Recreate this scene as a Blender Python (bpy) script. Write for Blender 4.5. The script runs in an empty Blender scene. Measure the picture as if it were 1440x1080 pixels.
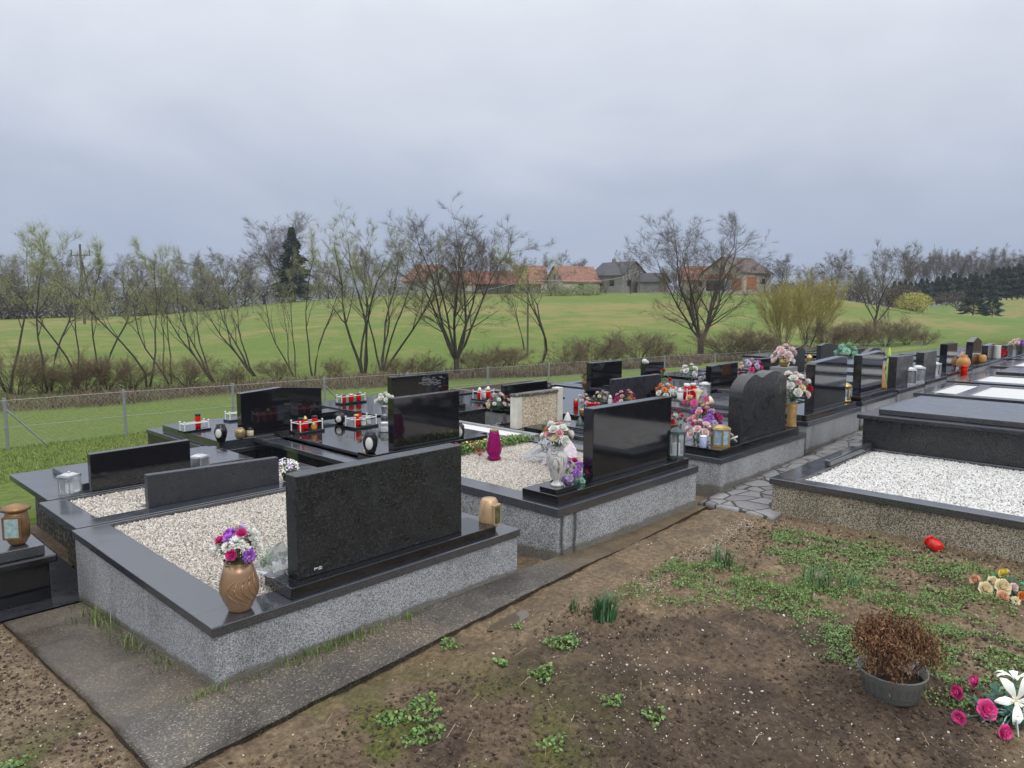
import bpy, math, random
import numpy as np
from mathutils import Matrix, Vector
rnd = random.Random(7)
NR = np.random.default_rng(11)
S = bpy.context.scene
COL = S.collection
# ------------------------------------------------------------------ camera
CAMZ = 1.65
RW = np.array([[0.69, 0.0775, -0.7196], [-0.7238, 0.0791, -0.6855], [0.0039, 0.9938, 0.1107]])
FOC = 1022.0
cam = bpy.data.cameras.new('camera'); camo = bpy.data.objects.new('camera', cam); COL.objects.link(camo)
cm = Matrix([list(RW[0]) + [0], list(RW[1]) + [0], list(RW[2]) + [CAMZ], [0, 0, 0, 1]])
camo.matrix_world = cm
cam.sensor_width = 36; cam.lens = 36 * FOC / 1440; cam.clip_start = .05; cam.clip_end = 6000
S.camera = camo
# ------------------------------------------------------------------ world
W = bpy.data.worlds.new('World'); S.world = W; W.use_nodes = True
nt = W.node_tree; nt.nodes.clear()
def N(t, typ, **k):
    n = t.nodes.new(typ)
    for a, b in k.items(): setattr(n, a, b)
    return n
def L(t, a, b): t.links.new(a, b)
SUN_EL, SUN_AZ = math.radians(42), math.radians(200)
out = N(nt, 'ShaderNodeOutputWorld'); bg = N(nt, 'ShaderNodeBackground'); bg2 = N(nt, 'ShaderNodeBackground'); mx = N(nt, 'ShaderNodeAddShader')
sky = N(nt, 'ShaderNodeTexSky', sky_type='NISHITA'); sky.sun_disc = False; sky.sun_elevation = SUN_EL; sky.sun_rotation = SUN_AZ
bg2.inputs[1].default_value = .004; L(nt, sky.outputs[0], bg2.inputs[0])
tc = N(nt, 'ShaderNodeTexCoord'); sp = N(nt, 'ShaderNodeSeparateXYZ'); L(nt, tc.outputs['Generated'], sp.inputs[0])
mp = N(nt, 'ShaderNodeMapping'); mp.inputs['Scale'].default_value = (1.0, 1.0, 2.0); L(nt, tc.outputs['Generated'], mp.inputs[0])
n1 = N(nt, 'ShaderNodeTexNoise'); n1.inputs['Scale'].default_value = 2.8; n1.inputs['Detail'].default_value = 6; n1.inputs['Roughness'].default_value = .52; n1.inputs['Distortion'].default_value = .35
L(nt, mp.outputs[0], n1.inputs[0])
ma = N(nt, 'ShaderNodeMath', operation='MULTIPLY_ADD'); L(nt, n1.outputs[0], ma.inputs[0]); ma.inputs[1].default_value = .24; ma.inputs[2].default_value = -.12
mb = N(nt, 'ShaderNodeMath', operation='ADD'); L(nt, sp.outputs[2], mb.inputs[0]); L(nt, ma.outputs[0], mb.inputs[1])
cr = N(nt, 'ShaderNodeValToRGB'); L(nt, mb.outputs[0], cr.inputs[0])
els = cr.color_ramp.elements
stops = [(0.0, (.300, .360, .495)), (.06, (.315, .375, .505)), (.13, (.385, .435, .545)), (.22, (.53, .565, .65)), (.34, (.66, .69, .75)), (.6, (1.12, 1.15, 1.2)), (1, (1.6, 1.62, 1.66))]
els[0].position = 0; els[0].color = (*stops[0][1], 1); els[1].position = 1; els[1].color = (*stops[-1][1], 1)
for p, c in stops[1:-1]:
    e = els.new(p); e.color = (*c, 1)
n2 = N(nt, 'ShaderNodeTexNoise'); n2.inputs['Scale'].default_value = 5; n2.inputs['Detail'].default_value = 7; n2.inputs['Roughness'].default_value = .5; L(nt, mp.outputs[0], n2.inputs[0])
m3 = N(nt, 'ShaderNodeMapRange'); m3.inputs[1].default_value = .3; m3.inputs[2].default_value = .7; m3.inputs[3].default_value = .97; m3.inputs[4].default_value = 1.03; L(nt, n2.outputs[0], m3.inputs[0])
vm = N(nt, 'ShaderNodeVectorMath', operation='SCALE'); L(nt, cr.outputs[0], vm.inputs[0]); L(nt, m3.outputs[0], vm.inputs['Scale'])
L(nt, vm.outputs[0], bg.inputs[0]); bg.inputs[1].default_value = 1.0
L(nt, bg.outputs[0], mx.inputs[0]); L(nt, bg2.outputs[0], mx.inputs[1]); L(nt, mx.outputs[0], out.inputs[0])
sun = bpy.data.lights.new('sun', 'SUN'); sun.energy = .7; sun.angle = math.radians(25); sun.color = (1, .96, .9)
suno = bpy.data.objects.new('sun', sun); COL.objects.link(suno)
sd = Vector((math.cos(SUN_EL) * math.sin(SUN_AZ), math.cos(SUN_EL) * math.cos(SUN_AZ), math.sin(SUN_EL)))
suno.rotation_euler = sd.to_track_quat('Z', 'Y').to_euler()
S.view_settings.view_transform = 'Standard'; S.view_settings.look = 'None'; S.view_settings.exposure = .24; S.view_settings.gamma = 1
# ------------------------------------------------------------------ pixel helpers (photo pixels -> world points at a known height)
def ray(px, py):
    v = np.array([px - 720., -(py - 540.), -FOC]); d = RW @ v; return d / np.linalg.norm(d)
def at(px, py, z):
    d = ray(px, py); t = (z - CAMZ) / d[2]; return float(d[0] * t), float(d[1] * t)
def aty(px, py, y):
    d = ray(px, py); t = y / d[1]; return float(d[0] * t), float(CAMZ + d[2] * t)
def atr(px, py, r):
    d = ray(px, py); t = r / math.hypot(d[0], d[1]); return float(d[0] * t), float(d[1] * t), float(CAMZ + d[2] * t)
# ------------------------------------------------------------------ numeric noise
_H = np.random.default_rng(3).random((256, 256))
def vn(x, y):
    xi = np.floor(x).astype(int); yi = np.floor(y).astype(int); fx = x - xi; fy = y - yi
    fx = fx * fx * (3 - 2 * fx); fy = fy * fy * (3 - 2 * fy)
    h = lambda a, b: _H[a & 255, b & 255]
    return (h(xi, yi) * (1 - fx) + h(xi + 1, yi) * fx) * (1 - fy) + (h(xi, yi + 1) * (1 - fx) + h(xi + 1, yi + 1) * fx) * fy
def fbm(x, y, sc, o=4, g=.5):
    x = np.asarray(x, float); y = np.asarray(y, float)
    s = 0; a = 1; t = 0
    for i in range(o):
        s = s + a * vn(x * sc + 17.3 * i, y * sc + 9.1 * i); t += a; a *= g; sc *= 2.03
    return s / t
def sstep(a, b, x):
    t = np.clip((np.asarray(x, float) - a) / (b - a), 0, 1); return t * t * (3 - 2 * t)
# ------------------------------------------------------------------ terrain
CREST = [(-200, 455), (0, 450), (100, 447), (200, 445), (300, 437), (400, 425), (500, 418), (600, 413), (800, 412), (1000, 411), (1100, 413), (1180, 421), (1250, 432), (1310, 441), (1400, 449), (1440, 452), (1640, 456)]
_az = []; _sl = []
for px_, py_ in CREST:
    d_ = ray(px_, py_); _az.append(math.atan2(d_[1], d_[0])); _sl.append(d_[2] / math.hypot(d_[0], d_[1]))
_az = np.array(_az)[::-1]; _sl = np.array(_sl)[::-1]
RC = 150.
def gz(x, y):
    x = np.asarray(x, float); y = np.asarray(y, float)
    z = np.interp(y, [2.9, 4.85, 7.0, 9.0, 13.6, 20.0], [0, -.155, -.16, -.25, -.7, -1.35])
    up = np.clip(x - 5.5, 0, 8) * .035 * (1 - sstep(6.5, 10, y))
    dn = np.clip(x - 8, 0, 60) * .012 * sstep(7.5, 13.6, y)
    return z + up - dn
def terr(x, y):
    x = np.asarray(x, float); y = np.asarray(y, float)
    r = np.hypot(x, y); a = np.arctan2(y, x)
    sl = np.interp(a, _az, _sl); zc = CAMZ + RC * sl
    rd = np.minimum(27 / np.maximum(np.sin(a), .02), 75)
    t = np.clip((r - rd) / (RC - rd), 0, 1) * (y > 0)
    b = gz(x, y)
    z = b + (zc - b) * (t ** .92)
    z = z + (fbm(x, y, .05, 3) - .5) * 1.2 * np.clip(t * 4, 0, 1) * np.clip((1 - t) * 3, 0, 1)
    far = np.clip((r - 178) / 200, 0, 1)
    z = z - far * 22
    return z
# ------------------------------------------------------------------ mesh builder
class MB:
    def __init__(s): s.v = []; s.f = []; s.n = 0
    def add(s, v, f):
        v = np.asarray(v, float).reshape(-1, 3); s.v.append(v)
        s.f += [tuple(i + s.n for i in q) for q in f]; s.n += len(v); return s
    def box(s, x0, x1, y0, y1, z0, z1):
        return s.add([(x0, y0, z0), (x1, y0, z0), (x1, y1, z0), (x0, y1, z0), (x0, y0, z1), (x1, y0, z1), (x1, y1, z1), (x0, y1, z1)],
                     [(0, 3, 2, 1), (4, 5, 6, 7), (0, 1, 5, 4), (1, 2, 6, 5), (2, 3, 7, 6), (3, 0, 4, 7)])
    def tbox(s, w0, d0, w1, d1, z0, z1, cx=0, cy=0):
        a = w0 / 2; b = d0 / 2; c = w1 / 2; d = d1 / 2
        return s.add([(cx - a, cy - b, z0), (cx + a, cy - b, z0), (cx + a, cy + b, z0), (cx - a, cy + b, z0), (cx - c, cy - d, z1), (cx + c, cy - d, z1), (cx + c, cy + d, z1), (cx - c, cy + d, z1)],
                     [(0, 3, 2, 1), (4, 5, 6, 7), (0, 1, 5, 4), (1, 2, 6, 5), (2, 3, 7, 6), (3, 0, 4, 7)])
    def prism_y(s, pts, y0, y1):  # pts in (x,z) counter-clockwise seen from -y
        n = len(pts); v = [(p[0], y0, p[1]) for p in pts] + [(p[0], y1, p[1]) for p in pts]
        f = [tuple(range(n)), tuple(range(2 * n - 1, n - 1, -1))] + [(i, i + n, (i + 1) % n + n, (i + 1) % n) for i in range(n)]
        return s.add(v, f)
    def prism_z(s, pts, z0, z1):
        n = len(pts); v = [(p[0], p[1], z0) for p in pts] + [(p[0], p[1], z1) for p in pts]
        f = [tuple(range(n - 1, -1, -1)), tuple(range(n, 2 * n))] + [(i, (i + 1) % n, (i + 1) % n + n, i + n) for i in range(n)]
        return s.add(v, f)
    def lathe(s, prof, n=20, cx=0, cy=0, cz=0, sq=None, tw=0):
        v = []; m = len(prof)
        for (r, z) in prof:
            for k in range(n):
                a = 2 * math.pi * k / n
                rr = r
                if sq: rr = r * (1 + sq[0] * math.cos(sq[1] * a + tw * z))
                v.append((cx + rr * math.cos(a), cy + rr * math.sin(a), cz + z))
        f = [(i * n + k, i * n + (k + 1) % n, (i + 1) * n + (k + 1) % n, (i + 1) * n + k) for i in range(m - 1) for k in range(n)]
        if prof[0][0] > 1e-5: f.append(tuple(range(n - 1, -1, -1)))
        if prof[-1][0] > 1e-5: f.append(tuple(range((m - 1) * n, m * n)))
        return s.add(v, f)
    def tube(s, pts, rad, n=6, cap=True):
        pts = [np.array(p, float) for p in pts]; v = []
        if not hasattr(rad, '__len__'): rad = [rad] * len(pts)
        for i, p in enumerate(pts):
            d = pts[min(i + 1, len(pts) - 1)] - pts[max(i - 1, 0)]; d = d / (np.linalg.norm(d) + 1e-9)
            a = np.cross(d, [0, 0, 1.] if abs(d[2]) < .9 else [1., 0, 0]); a /= np.linalg.norm(a); b = np.cross(d, a)
            for k in range(n):
                t = 2 * math.pi * k / n; v.append(p + rad[i] * (math.cos(t) * a + math.sin(t) * b))
        m = len(pts)
        f = [(i * n + k, i * n + (k + 1) % n, (i + 1) * n + (k + 1) % n, (i + 1) * n + k) for i in range(m - 1) for k in range(n)]
        if cap: f += [tuple(range(n - 1, -1, -1)), tuple(range((m - 1) * n, m * n))]
        return s.add(v, f)
    def ball(s, c, r, n=10, m=6, sz=1):
        prof = [(r * math.sin(math.pi * i / m), -r * sz * math.cos(math.pi * i / m)) for i in range(m + 1)]
        prof[0] = (1e-6, prof[0][1]); prof[-1] = (1e-6, prof[-1][1])
        return s.lathe(prof, n, *c)
    def mesh(s, name, off=(0, 0, 0), smooth=False):
        me = bpy.data.meshes.new(name)
        v = np.concatenate(s.v) - np.array(off)
        me.from_pydata(v.tolist(), [], s.f)
        if smooth: me.polygons.foreach_set('use_smooth', [True] * len(me.polygons))
        me.update(); return me
def fastmesh(name, v, f, smooth=False):
    """v (n,3) array, f (m,k) int array"""
    me = bpy.data.meshes.new(name); f = np.asarray(f, np.int32); k = f.shape[1]
    me.vertices.add(len(v)); me.vertices.foreach_set('co', np.asarray(v, np.float32).ravel())
    me.loops.add(f.size); me.loops.foreach_set('vertex_index', f.ravel())
    me.polygons.add(len(f)); me.polygons.foreach_set('loop_start', np.arange(0, f.size, k, dtype=np.int32))
    me.polygons.foreach_set('loop_total', np.full(len(f), k, np.int32))
    if smooth: me.polygons.foreach_set('use_smooth', np.ones(len(f), bool))
    me.update(calc_edges=True); return me
def ob(name, me, mat=None, parent=None, loc=None):
    o = bpy.data.objects.new(name, me); COL.objects.link(o)
    if mat is not None and not me.materials: me.materials.append(mat)
    if parent is not None: o.parent = parent
    if loc is not None: o.location = loc
    return o
def tag(o, label=None, cat=None, group=None, kind=None):
    if label: o['label'] = label
    if cat: o['category'] = cat
    if group: o['group'] = group
    if kind: o['kind'] = kind
    return o
def thing(name, label, cat, loc=(0, 0, 0), rz=0, group=None):
    o = bpy.data.objects.new(name, None); COL.objects.link(o); o.location = loc; o.rotation_euler = (0, 0, rz); o.empty_display_size = .1
    return tag(o, label, cat, group)
def dup(root, loc, rz=0, sc=1, label=None, group=None):
    r = root.copy(); COL.objects.link(r); r.location = loc; r.rotation_euler = (0, 0, rz); r.scale = (sc, sc, sc) if not hasattr(sc, '__len__') else sc
    if label: r['label'] = label
    if group: r['group'] = group
    for ch in list(root.children):
        c = ch.copy(); COL.objects.link(c); c.parent = r
        for g in ch.children:
            d = g.copy(); COL.objects.link(d); d.parent = c
    return r
def bev(o, w=.004, seg=2):
    m = o.modifiers.new('bevel', 'BEVEL'); m.width = w; m.segments = seg; m.limit_method = 'ANGLE'; return o
# ------------------------------------------------------------------ materials
def newmat(name):
    m = bpy.data.materials.new(name); m.use_nodes = True; t = m.node_tree; t.nodes.clear()
    o = N(t, 'ShaderNodeOutputMaterial'); b = N(t, 'ShaderNodeBsdfPrincipled'); L(t, b.outputs[0], o.inputs[0])
    return m, t, b
def coords(t, scale=(1, 1, 1)):
    c = N(t, 'ShaderNodeTexCoord'); mp = N(t, 'ShaderNodeMapping'); mp.inputs['Scale'].default_value = scale
    L(t, c.outputs['Object'], mp.inputs[0]); return mp.outputs[0]
def noise(t, co, sc, det=4, ro=.5, dist=0):
    n = N(t, 'ShaderNodeTexNoise'); n.inputs['Scale'].default_value = sc; n.inputs['Detail'].default_value = det
    n.inputs['Roughness'].default_value = ro; n.inputs['Distortion'].default_value = dist; L(t, co, n.inputs[0]); return n.outputs[0]
def ramp(t, fac, st, interp='LINEAR'):
    r = N(t, 'ShaderNodeValToRGB'); L(t, fac, r.inputs[0]); r.color_ramp.interpolation = interp; e = r.color_ramp.elements
    g = lambda c: (c[0], c[1], c[2], 1) if hasattr(c, '__len__') else (c, c, c, 1)
    e[0].position = st[0][0]; e[0].color = g(st[0][1]); e[1].position = st[-1][0]; e[1].color = g(st[-1][1])
    for p, c in st[1:-1]:
        q = e.new(p); q.color = g(c)
    return r.outputs[0]
def mix(t, fac, a, b, mode='MIX'):
    m = N(t, 'ShaderNodeMix', data_type='RGBA', blend_type=mode)
    for s_, v_ in ((m.inputs[0], fac), (m.inputs[6], a), (m.inputs[7], b)):
        if hasattr(v_, 'is_linked') or hasattr(v_, 'links'): L(t, v_, s_)
        elif hasattr(v_, '__len__'): s_.default_value = (v_[0], v_[1], v_[2], 1)
        else: s_.default_value = v_
    return m.outputs[2]
def bump(t, b, h, st=.3, dist=.01):
    n = N(t, 'ShaderNodeBump'); n.inputs['Strength'].default_value = st; n.inputs['Distance'].default_value = dist
    L(t, h, n.inputs['Height']); L(t, n.outputs[0], b.inputs['Normal'])
def setc(b, c): b.inputs['Base Color'].default_value = (c[0], c[1], c[2], 1)
_pc = {}
def plain(name, c, rough=.5, metal=0, trans=0, var=.25, sc=40, coat=0, bmp=.1, spec=None):
    if name in _pc: return _pc[name]
    m, t, b = newmat(name); co = coords(t); n = noise(t, co, sc, 3)
    col = ramp(t, n, [(.3, [x * (1 - var) for x in c]), (.7, [min(1, x * (1 + var)) for x in c])]); L(t, col, b.inputs['Base Color'])
    b.inputs['Roughness'].default_value = rough; b.inputs['Metallic'].default_value = metal
    b.inputs['Transmission Weight'].default_value = trans; b.inputs['Coat Weight'].default_value = coat
    if spec is not None: b.inputs['Specular IOR Level'].default_value = spec; b.inputs['IOR'].default_value = ior
    if bmp: bump(t, b, n, bmp, .004)
    _pc[name] = m; return m
def granite(name, c0, c1, rough, scale=260, mott=.3, spec=.6, ior=1.5):
    m, t, b = newmat(name); co = coords(t)
    v = N(t, 'ShaderNodeTexVoronoi'); v.inputs['Scale'].default_value = scale; L(t, co, v.inputs[0])
    sc = N(t, 'ShaderNodeSeparateColor'); L(t, v.outputs['Color'], sc.inputs[0])
    sp_ = ramp(t, sc.outputs[0], [(0, c0), (.6, c0), (1, c1)])
    big = noise(t, co, 14, 4, .6); col = mix(t, mott, sp_, ramp(t, big, [(.3, [x * .3 for x in c1]), (.7, [x * 1.5 for x in c1])]), 'ADD')
    L(t, col, b.inputs['Base Color'])
    smear = noise(t, co, 5, 5, .6, 1.0)
    rr = ramp(t, smear, [(.35, rough * .7), (.65, rough * 1.6)]); L(t, rr, b.inputs['Roughness'])
    b.inputs['Specular IOR Level'].default_value = spec; b.inputs['IOR'].default_value = ior
    bump(t, b, noise(t, co, 900, 1), .015, .001)
    return m
G_POL = granite('polished_black_granite', (.006, .006, .008), (.02, .02, .024), .05, 300, .1, spec=.85)
G_TOP = granite('wet_black_granite', (.028, .031, .040), (.055, .06, .072), .14, 300, .12, spec=.5, ior=2.2)
G_HON = granite('honed_black_granite', (.008, .0085, .010), (.048, .05, .052), .28, 170, .13)
G_GRY = granite('grey_granite', (.014, .015, .019), (.045, .048, .058), .28, 220, .25)
def terrazzo(name, cols, scale=190, streaks=None, rough=.75, stain=.5):
    m, t, b = newmat(name); co = coords(t)
    v = N(t, 'ShaderNodeTexVoronoi'); v.inputs['Scale'].default_value = scale; v.inputs['Randomness'].default_value = 1; L(t, co, v.inputs[0])
    sc = N(t, 'ShaderNodeSeparateColor'); L(t, v.outputs['Color'], sc.inputs[0])
    n_ = len(cols); c = ramp(t, sc.outputs[0], [(i / n_, q) for i, q in enumerate(cols)] + [(1, cols[-1])], 'CONSTANT')
    co2 = coords(t, (1, 1, .35)); st = noise(t, co2, 3.2, 6, .65, .6)
    c = mix(t, stain, c, ramp(t, st, [(.33, (.28, .27, .24)), (.5, (.8, .8, .78)), (.7, (1, 1, 1))]), 'MULTIPLY')
    sz_ = N(t, 'ShaderNodeSeparateXYZ'); L(t, co, sz_.inputs[0]); dn_ = noise(t, co, 11, 5, .65)
    dm = N(t, 'ShaderNodeMath', operation='MULTIPLY_ADD'); L(t, dn_, dm.inputs[0]); dm.inputs[1].default_value = -.06; sl_ = N(t, 'ShaderNodeMath', operation='MULTIPLY_ADD'); L(t, sz_.outputs[1], sl_.inputs[0]); sl_.inputs[1].default_value = .081; L(t, sz_.outputs[2], sl_.inputs[2]); L(t, sl_.outputs[0], dm.inputs[2])
    c = mix(t, ramp(t, dm.outputs[0], [(0, .7), (.008, .3), (.02, 0)]), c, (.10, .085, .055))
    if streaks:
        sx_ = N(t, 'ShaderNodeSeparateXYZ'); L(t, co, sx_.inputs[0]); wob = noise(t, co, 7, 4, .6)
        a_ = N(t, 'ShaderNodeMath', operation='MULTIPLY_ADD'); L(t, wob, a_.inputs[0]); a_.inputs[1].default_value = .05; L(t, sx_.outputs[0], a_.inputs[2])
        st_ = [(0, 0)]
        for x_, w_ in streaks: st_ += [(x_ - w_, 0), (x_, 1), (x_ + w_, 0)]
        fac = ramp(t, a_.outputs[0], st_ + [(1, 0)]); c = mix(t, fac, c, (.035, .036, .036))
    L(t, c, b.inputs['Base Color']); b.inputs['Roughness'].default_value = rough
    bump(t, b, v.outputs['Distance'], .3, .002); return m
T_GREY = terrazzo('grey_washed_concrete', [(.31, .32, .34), (.42, .43, .45), (.15, .155, .16), (.52, .53, .55), (.22, .23, .24), (.38, .39, .41)], 230, stain=.55)
T_STRK = terrazzo('streaked_washed_concrete', [(.30, .31, .33), (.44, .45, .47), (.12, .125, .13), (.55, .56, .58), (.20, .21, .22), (.40, .41, .43)], 210, stain=.5, streaks=[(.075, .035), (.21, .03)])
T_PALE = terrazzo('smooth_grey_concrete', [(.30, .31, .33), (.38, .39, .41), (.34, .35, .37), (.26, .27, .29)], 150, stain=.6)
T_BEIGE = terrazzo('exposed_aggregate', [(.40, .35, .24), (.10, .09, .07), (.50, .46, .36), (.24, .20, .13), (.13, .115, .09), (.52, .48, .39)], 180, stain=.5)
T_PANEL = terrazzo('pebble_panel', [(.55, .42, .25), (.70, .62, .48), (.35, .24, .13), (.80, .74, .62), (.45, .38, .28)], 90, stain=.3)
T_MOSSY = terrazzo('mossy_concrete', [(.10, .10, .085), (.16, .155, .13), (.07, .07, .06), (.30, .29, .25)], 60, stain=.8)
def concrete_path():
    m, t, b = newmat('wet_concrete_slab'); co = coords(t)
    v = N(t, 'ShaderNodeTexVoronoi'); v.inputs['Scale'].default_value = 170; L(t, co, v.inputs[0]); sc = N(t, 'ShaderNodeSeparateColor'); L(t, v.outputs['Color'], sc.inputs[0])
    c = ramp(t, sc.outputs[0], [(0, (.11, .10, .088)), (.5, (.155, .14, .12)), (.75, (.085, .078, .068)), (.86, (.24, .21, .17)), (.95, (.38, .34, .28))], 'CONSTANT')
    big = noise(t, co, 1.6, 6, .6, .5)
    c = mix(t, 1.0, c, ramp(t, big, [(.35, (.42, .42, .45)), (.5, (.75, .74, .73)), (.66, (1.2, 1.1, .95))]), 'MULTIPLY')
    at_ = N(t, 'ShaderNodeAttribute'); at_.attribute_name = 'mix'; s3 = N(t, 'ShaderNodeSeparateColor'); L(t, at_.outputs['Color'], s3.inputs[0])
    mud = ramp(t, noise(t, co, 6, 6, .65), [(.3, (.075, .05, .025)), (.55, (.15, .105, .055)), (.75, (.2, .15, .085))])
    c = mix(t, s3.outputs[0], c, mud); L(t, c, b.inputs['Base Color'])
    L(t, ramp(t, noise(t, co, 2.2, 5, .6), [(.40, .12), (.56, .6)]), b.inputs['Roughness'])
    bump(t, b, noise(t, co, 120, 4, .6), .5, .004); return m
def soil_mat():
    m, t, b = newmat('wet_garden_soil'); co = coords(t)
    a = N(t, 'ShaderNodeAttribute'); a.attribute_name = 'mix'; s3 = N(t, 'ShaderNodeSeparateColor'); L(t, a.outputs['Color'], s3.inputs[0])
    f = noise(t, co, 34, 8, .68); g = noise(t, co, 4.5, 6, .6, .4)
    tan = ramp(t, f, [(.28, (.09, .06, .035)), (.5, (.21, .15, .09)), (.66, (.33, .25, .165)), (.8, (.45, .38, .28))])
    dark = ramp(t, f, [(.3, (.034, .022, .014)), (.52, (.092, .062, .042)), (.68, (.15, .108, .075)), (.82, (.27, .21, .15))])
    c = mix(t, s3.outputs[0], tan, dark)
    c = mix(t, 1.0, c, ramp(t, g, [(.35, (.7, .68, .66)), (.65, (1.2, 1.18, 1.1))]), 'MULTIPLY')
    moss = ramp(t, noise(t, co, 60, 4), [(.35, (.045, .06, .01)), (.65, (.17, .17, .03))])
    c = mix(t, s3.outputs[1], c, moss); L(t, c, b.inputs['Base Color'])
    r = N(t, 'ShaderNodeMix'); L(t, s3.outputs[2], r.inputs[0]); r.inputs[2].default_value = .85; r.inputs[3].default_value = .12; L(t, r.outputs[0], b.inputs['Roughness'])
    h = mix(t, .5, noise(t, co, 80, 6, .75), noise(t, co, 16, 6, .65)); bump(t, b, h, 1.0, .03); return m
SOIL = soil_mat(); PADM = concrete_path()
def flag_mat():
    m, t, b = newmat('crazy_paving'); co = coords(t, (1, 1, 0))
    n = N(t, 'ShaderNodeTexNoise'); n.inputs['Scale'].default_value = 2.5; L(t, co, n.inputs[0])
    dd = mix(t, .1, co, n.outputs['Color'])
    v = N(t, 'ShaderNodeTexVoronoi', feature='DISTANCE_TO_EDGE'); v.inputs['Scale'].default_value = 5.6; L(t, dd, v.inputs[0])
    v2 = N(t, 'ShaderNodeTexVoronoi'); v2.inputs['Scale'].default_value = 5.6; L(t, dd, v2.inputs[0]); s = N(t, 'ShaderNodeSeparateColor'); L(t, v2.outputs['Color'], s.inputs[0])
    c = ramp(t, s.outputs[0], [(0, (.20, .19, .20)), (.5, (.25, .245, .25)), (1, (.31, .30, .30))])
    c = mix(t, .6, c, ramp(t, noise(t, co, 25, 5), [(.3, (.7, .7, .7)), (.7, (1.2, 1.2, 1.2))]), 'MULTIPLY')
    e = ramp(t, v.outputs[0], [(.02, 0), (.055, 1)])
    c = mix(t, e, (.04, .035, .03), c); L(t, c, b.inputs['Base Color']); b.inputs['Roughness'].default_value = .45
    bump(t, b, e, .6, .01); return m
FLAG = flag_mat()
def island_mat(name, st, rough=.6, hue=None):
    m, t, b = newmat(name); g = N(t, 'ShaderNodeNewGeometry'); c = ramp(t, g.outputs['Random Per Island'], st)
    L(t, c, b.inputs['Base Color']); b.inputs['Roughness'].default_value = rough; return m
PEB_CREAM = island_mat('cream_pebbles', [(0, (.22, .19, .16)), (.25, (.47, .43, .38)), (.5, (.66, .62, .56)), (.75, (.40, .34, .28)), (1, (.78, .76, .72))], .5)
PEB_WHITE = island_mat('white_pebbles', [(0, (.40, .38, .34)), (.2, (.66, .65, .63)), (.8, (.76, .76, .75)), (1, (.34, .30, .24))], .5)
PEB_MIX = island_mat('stray_pebbles', [(0, (.30, .25, .19)), (.35, (.66, .60, .50)), (.7, (.45, .38, .29)), (1, (.85, .82, .76))], .6)
CLOD = island_mat('soil_crumbs', [(0, (.025, .017, .011)), (.5, (.075, .05, .033)), (1, (.14, .10, .065))], .95)
BLADE = island_mat('grass_blades', [(0, (.05, .10, .018)), (.5, (.11, .19, .03)), (.85, (.18, .24, .05)), (1, (.3, .26, .11))], .5)
CLOVER = island_mat('weed_leaves', [(0, (.06, .125, .028)), (.5, (.12, .23, .05)), (1, (.21, .32, .08))], .45)
STRAW = island_mat('dry_straw', [(0, (.25, .17, .08)), (1, (.5, .4, .24))], .7)
BRAM = island_mat('bramble_stems', [(0, (.08, .05, .035)), (.5, (.16, .10, .07)), (.85, (.22, .17, .10)), (1, (.13, .17, .05))], .8)
TWIG = island_mat('bare_twigs', [(0, (.07, .055, .04)), (1, (.15, .12, .085))], .8)
TWIGB = island_mat('budding_twigs', [(0, (.11, .10, .07)), (.5, (.2, .2, .11)), (1, (.34, .36, .18))], .7)
BUDG = island_mat('fresh_leaf_buds', [(0, (.26, .30, .09)), (.5, (.42, .47, .17)), (1, (.56, .60, .28))], .6)
BUDY = island_mat('yellow_willow_leaves', [(0, (.30, .27, .05)), (.5, (.45, .42, .09)), (1, (.6, .56, .16))], .6)
BARK = plain('bark', (.065, .055, .045), .9, var=.4, sc=12, bmp=.4)
NEEDLE = island_mat('conifer_needles', [(0, (.022, .042, .028)), (.6, (.045, .075, .045)), (1, (.08, .115, .065))], .6)
TWIGY = island_mat('yellow_willow_twigs', [(0, (.20, .17, .06)), (.5, (.32, .27, .08)), (1, (.45, .40, .13))], .6)
HEDGEM = island_mat('light_hedge_leaves', [(0, (.08, .12, .03)), (.6, (.16, .22, .06)), (1, (.30, .36, .13))], .6)
def ground_mat():
    m, t, b = newmat('meadow_grass'); co = coords(t)
    a = N(t, 'ShaderNodeAttribute'); a.attribute_name = 'mix'; s3 = N(t, 'ShaderNodeSeparateColor'); L(t, a.outputs['Color'], s3.inputs[0])
    f = noise(t, co, 9, 7, .7); g = noise(t, co, .35, 5, .6, .5); h = noise(t, coords(t, (.022, .05, 0)), 1, 6, .62, .8)
    gr = ramp(t, f, [(.3, (.065, .11, .02)), (.5, (.12, .18, .033)), (.7, (.18, .24, .055))])
    ye = ramp(t, f, [(.3, (.16, .15, .045)), (.5, (.24, .21, .075)), (.7, (.32, .27, .11))])
    fac = ramp(t, mix(t, .45, h, g), [(.46, 0), (.56, .85)])
    fm_ = N(t, 'ShaderNodeMath', operation='MULTIPLY_ADD'); L(t, s3.outputs[2], fm_.inputs[0]); fm_.inputs[1].default_value = -.8; fm_.inputs[2].default_value = 1.0
    fac = mix(t, 1.0, fac, fm_.outputs[0], 'MULTIPLY'); c = mix(t, fac, gr, ye)
    br = ramp(t, f, [(.3, (.045, .032, .02)), (.7, (.13, .095, .055))])
    c = mix(t, s3.outputs[0], c, br)
    c = mix(t, s3.outputs[1], c, (.07, .18, .02))
    L(t, c, b.inputs['Base Color']); b.inputs['Roughness'].default_value = .85; b.inputs['Specular IOR Level'].default_value = .2
    bump(t, b, noise(t, co, 22, 6, .7), .8, .05); return m
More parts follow.
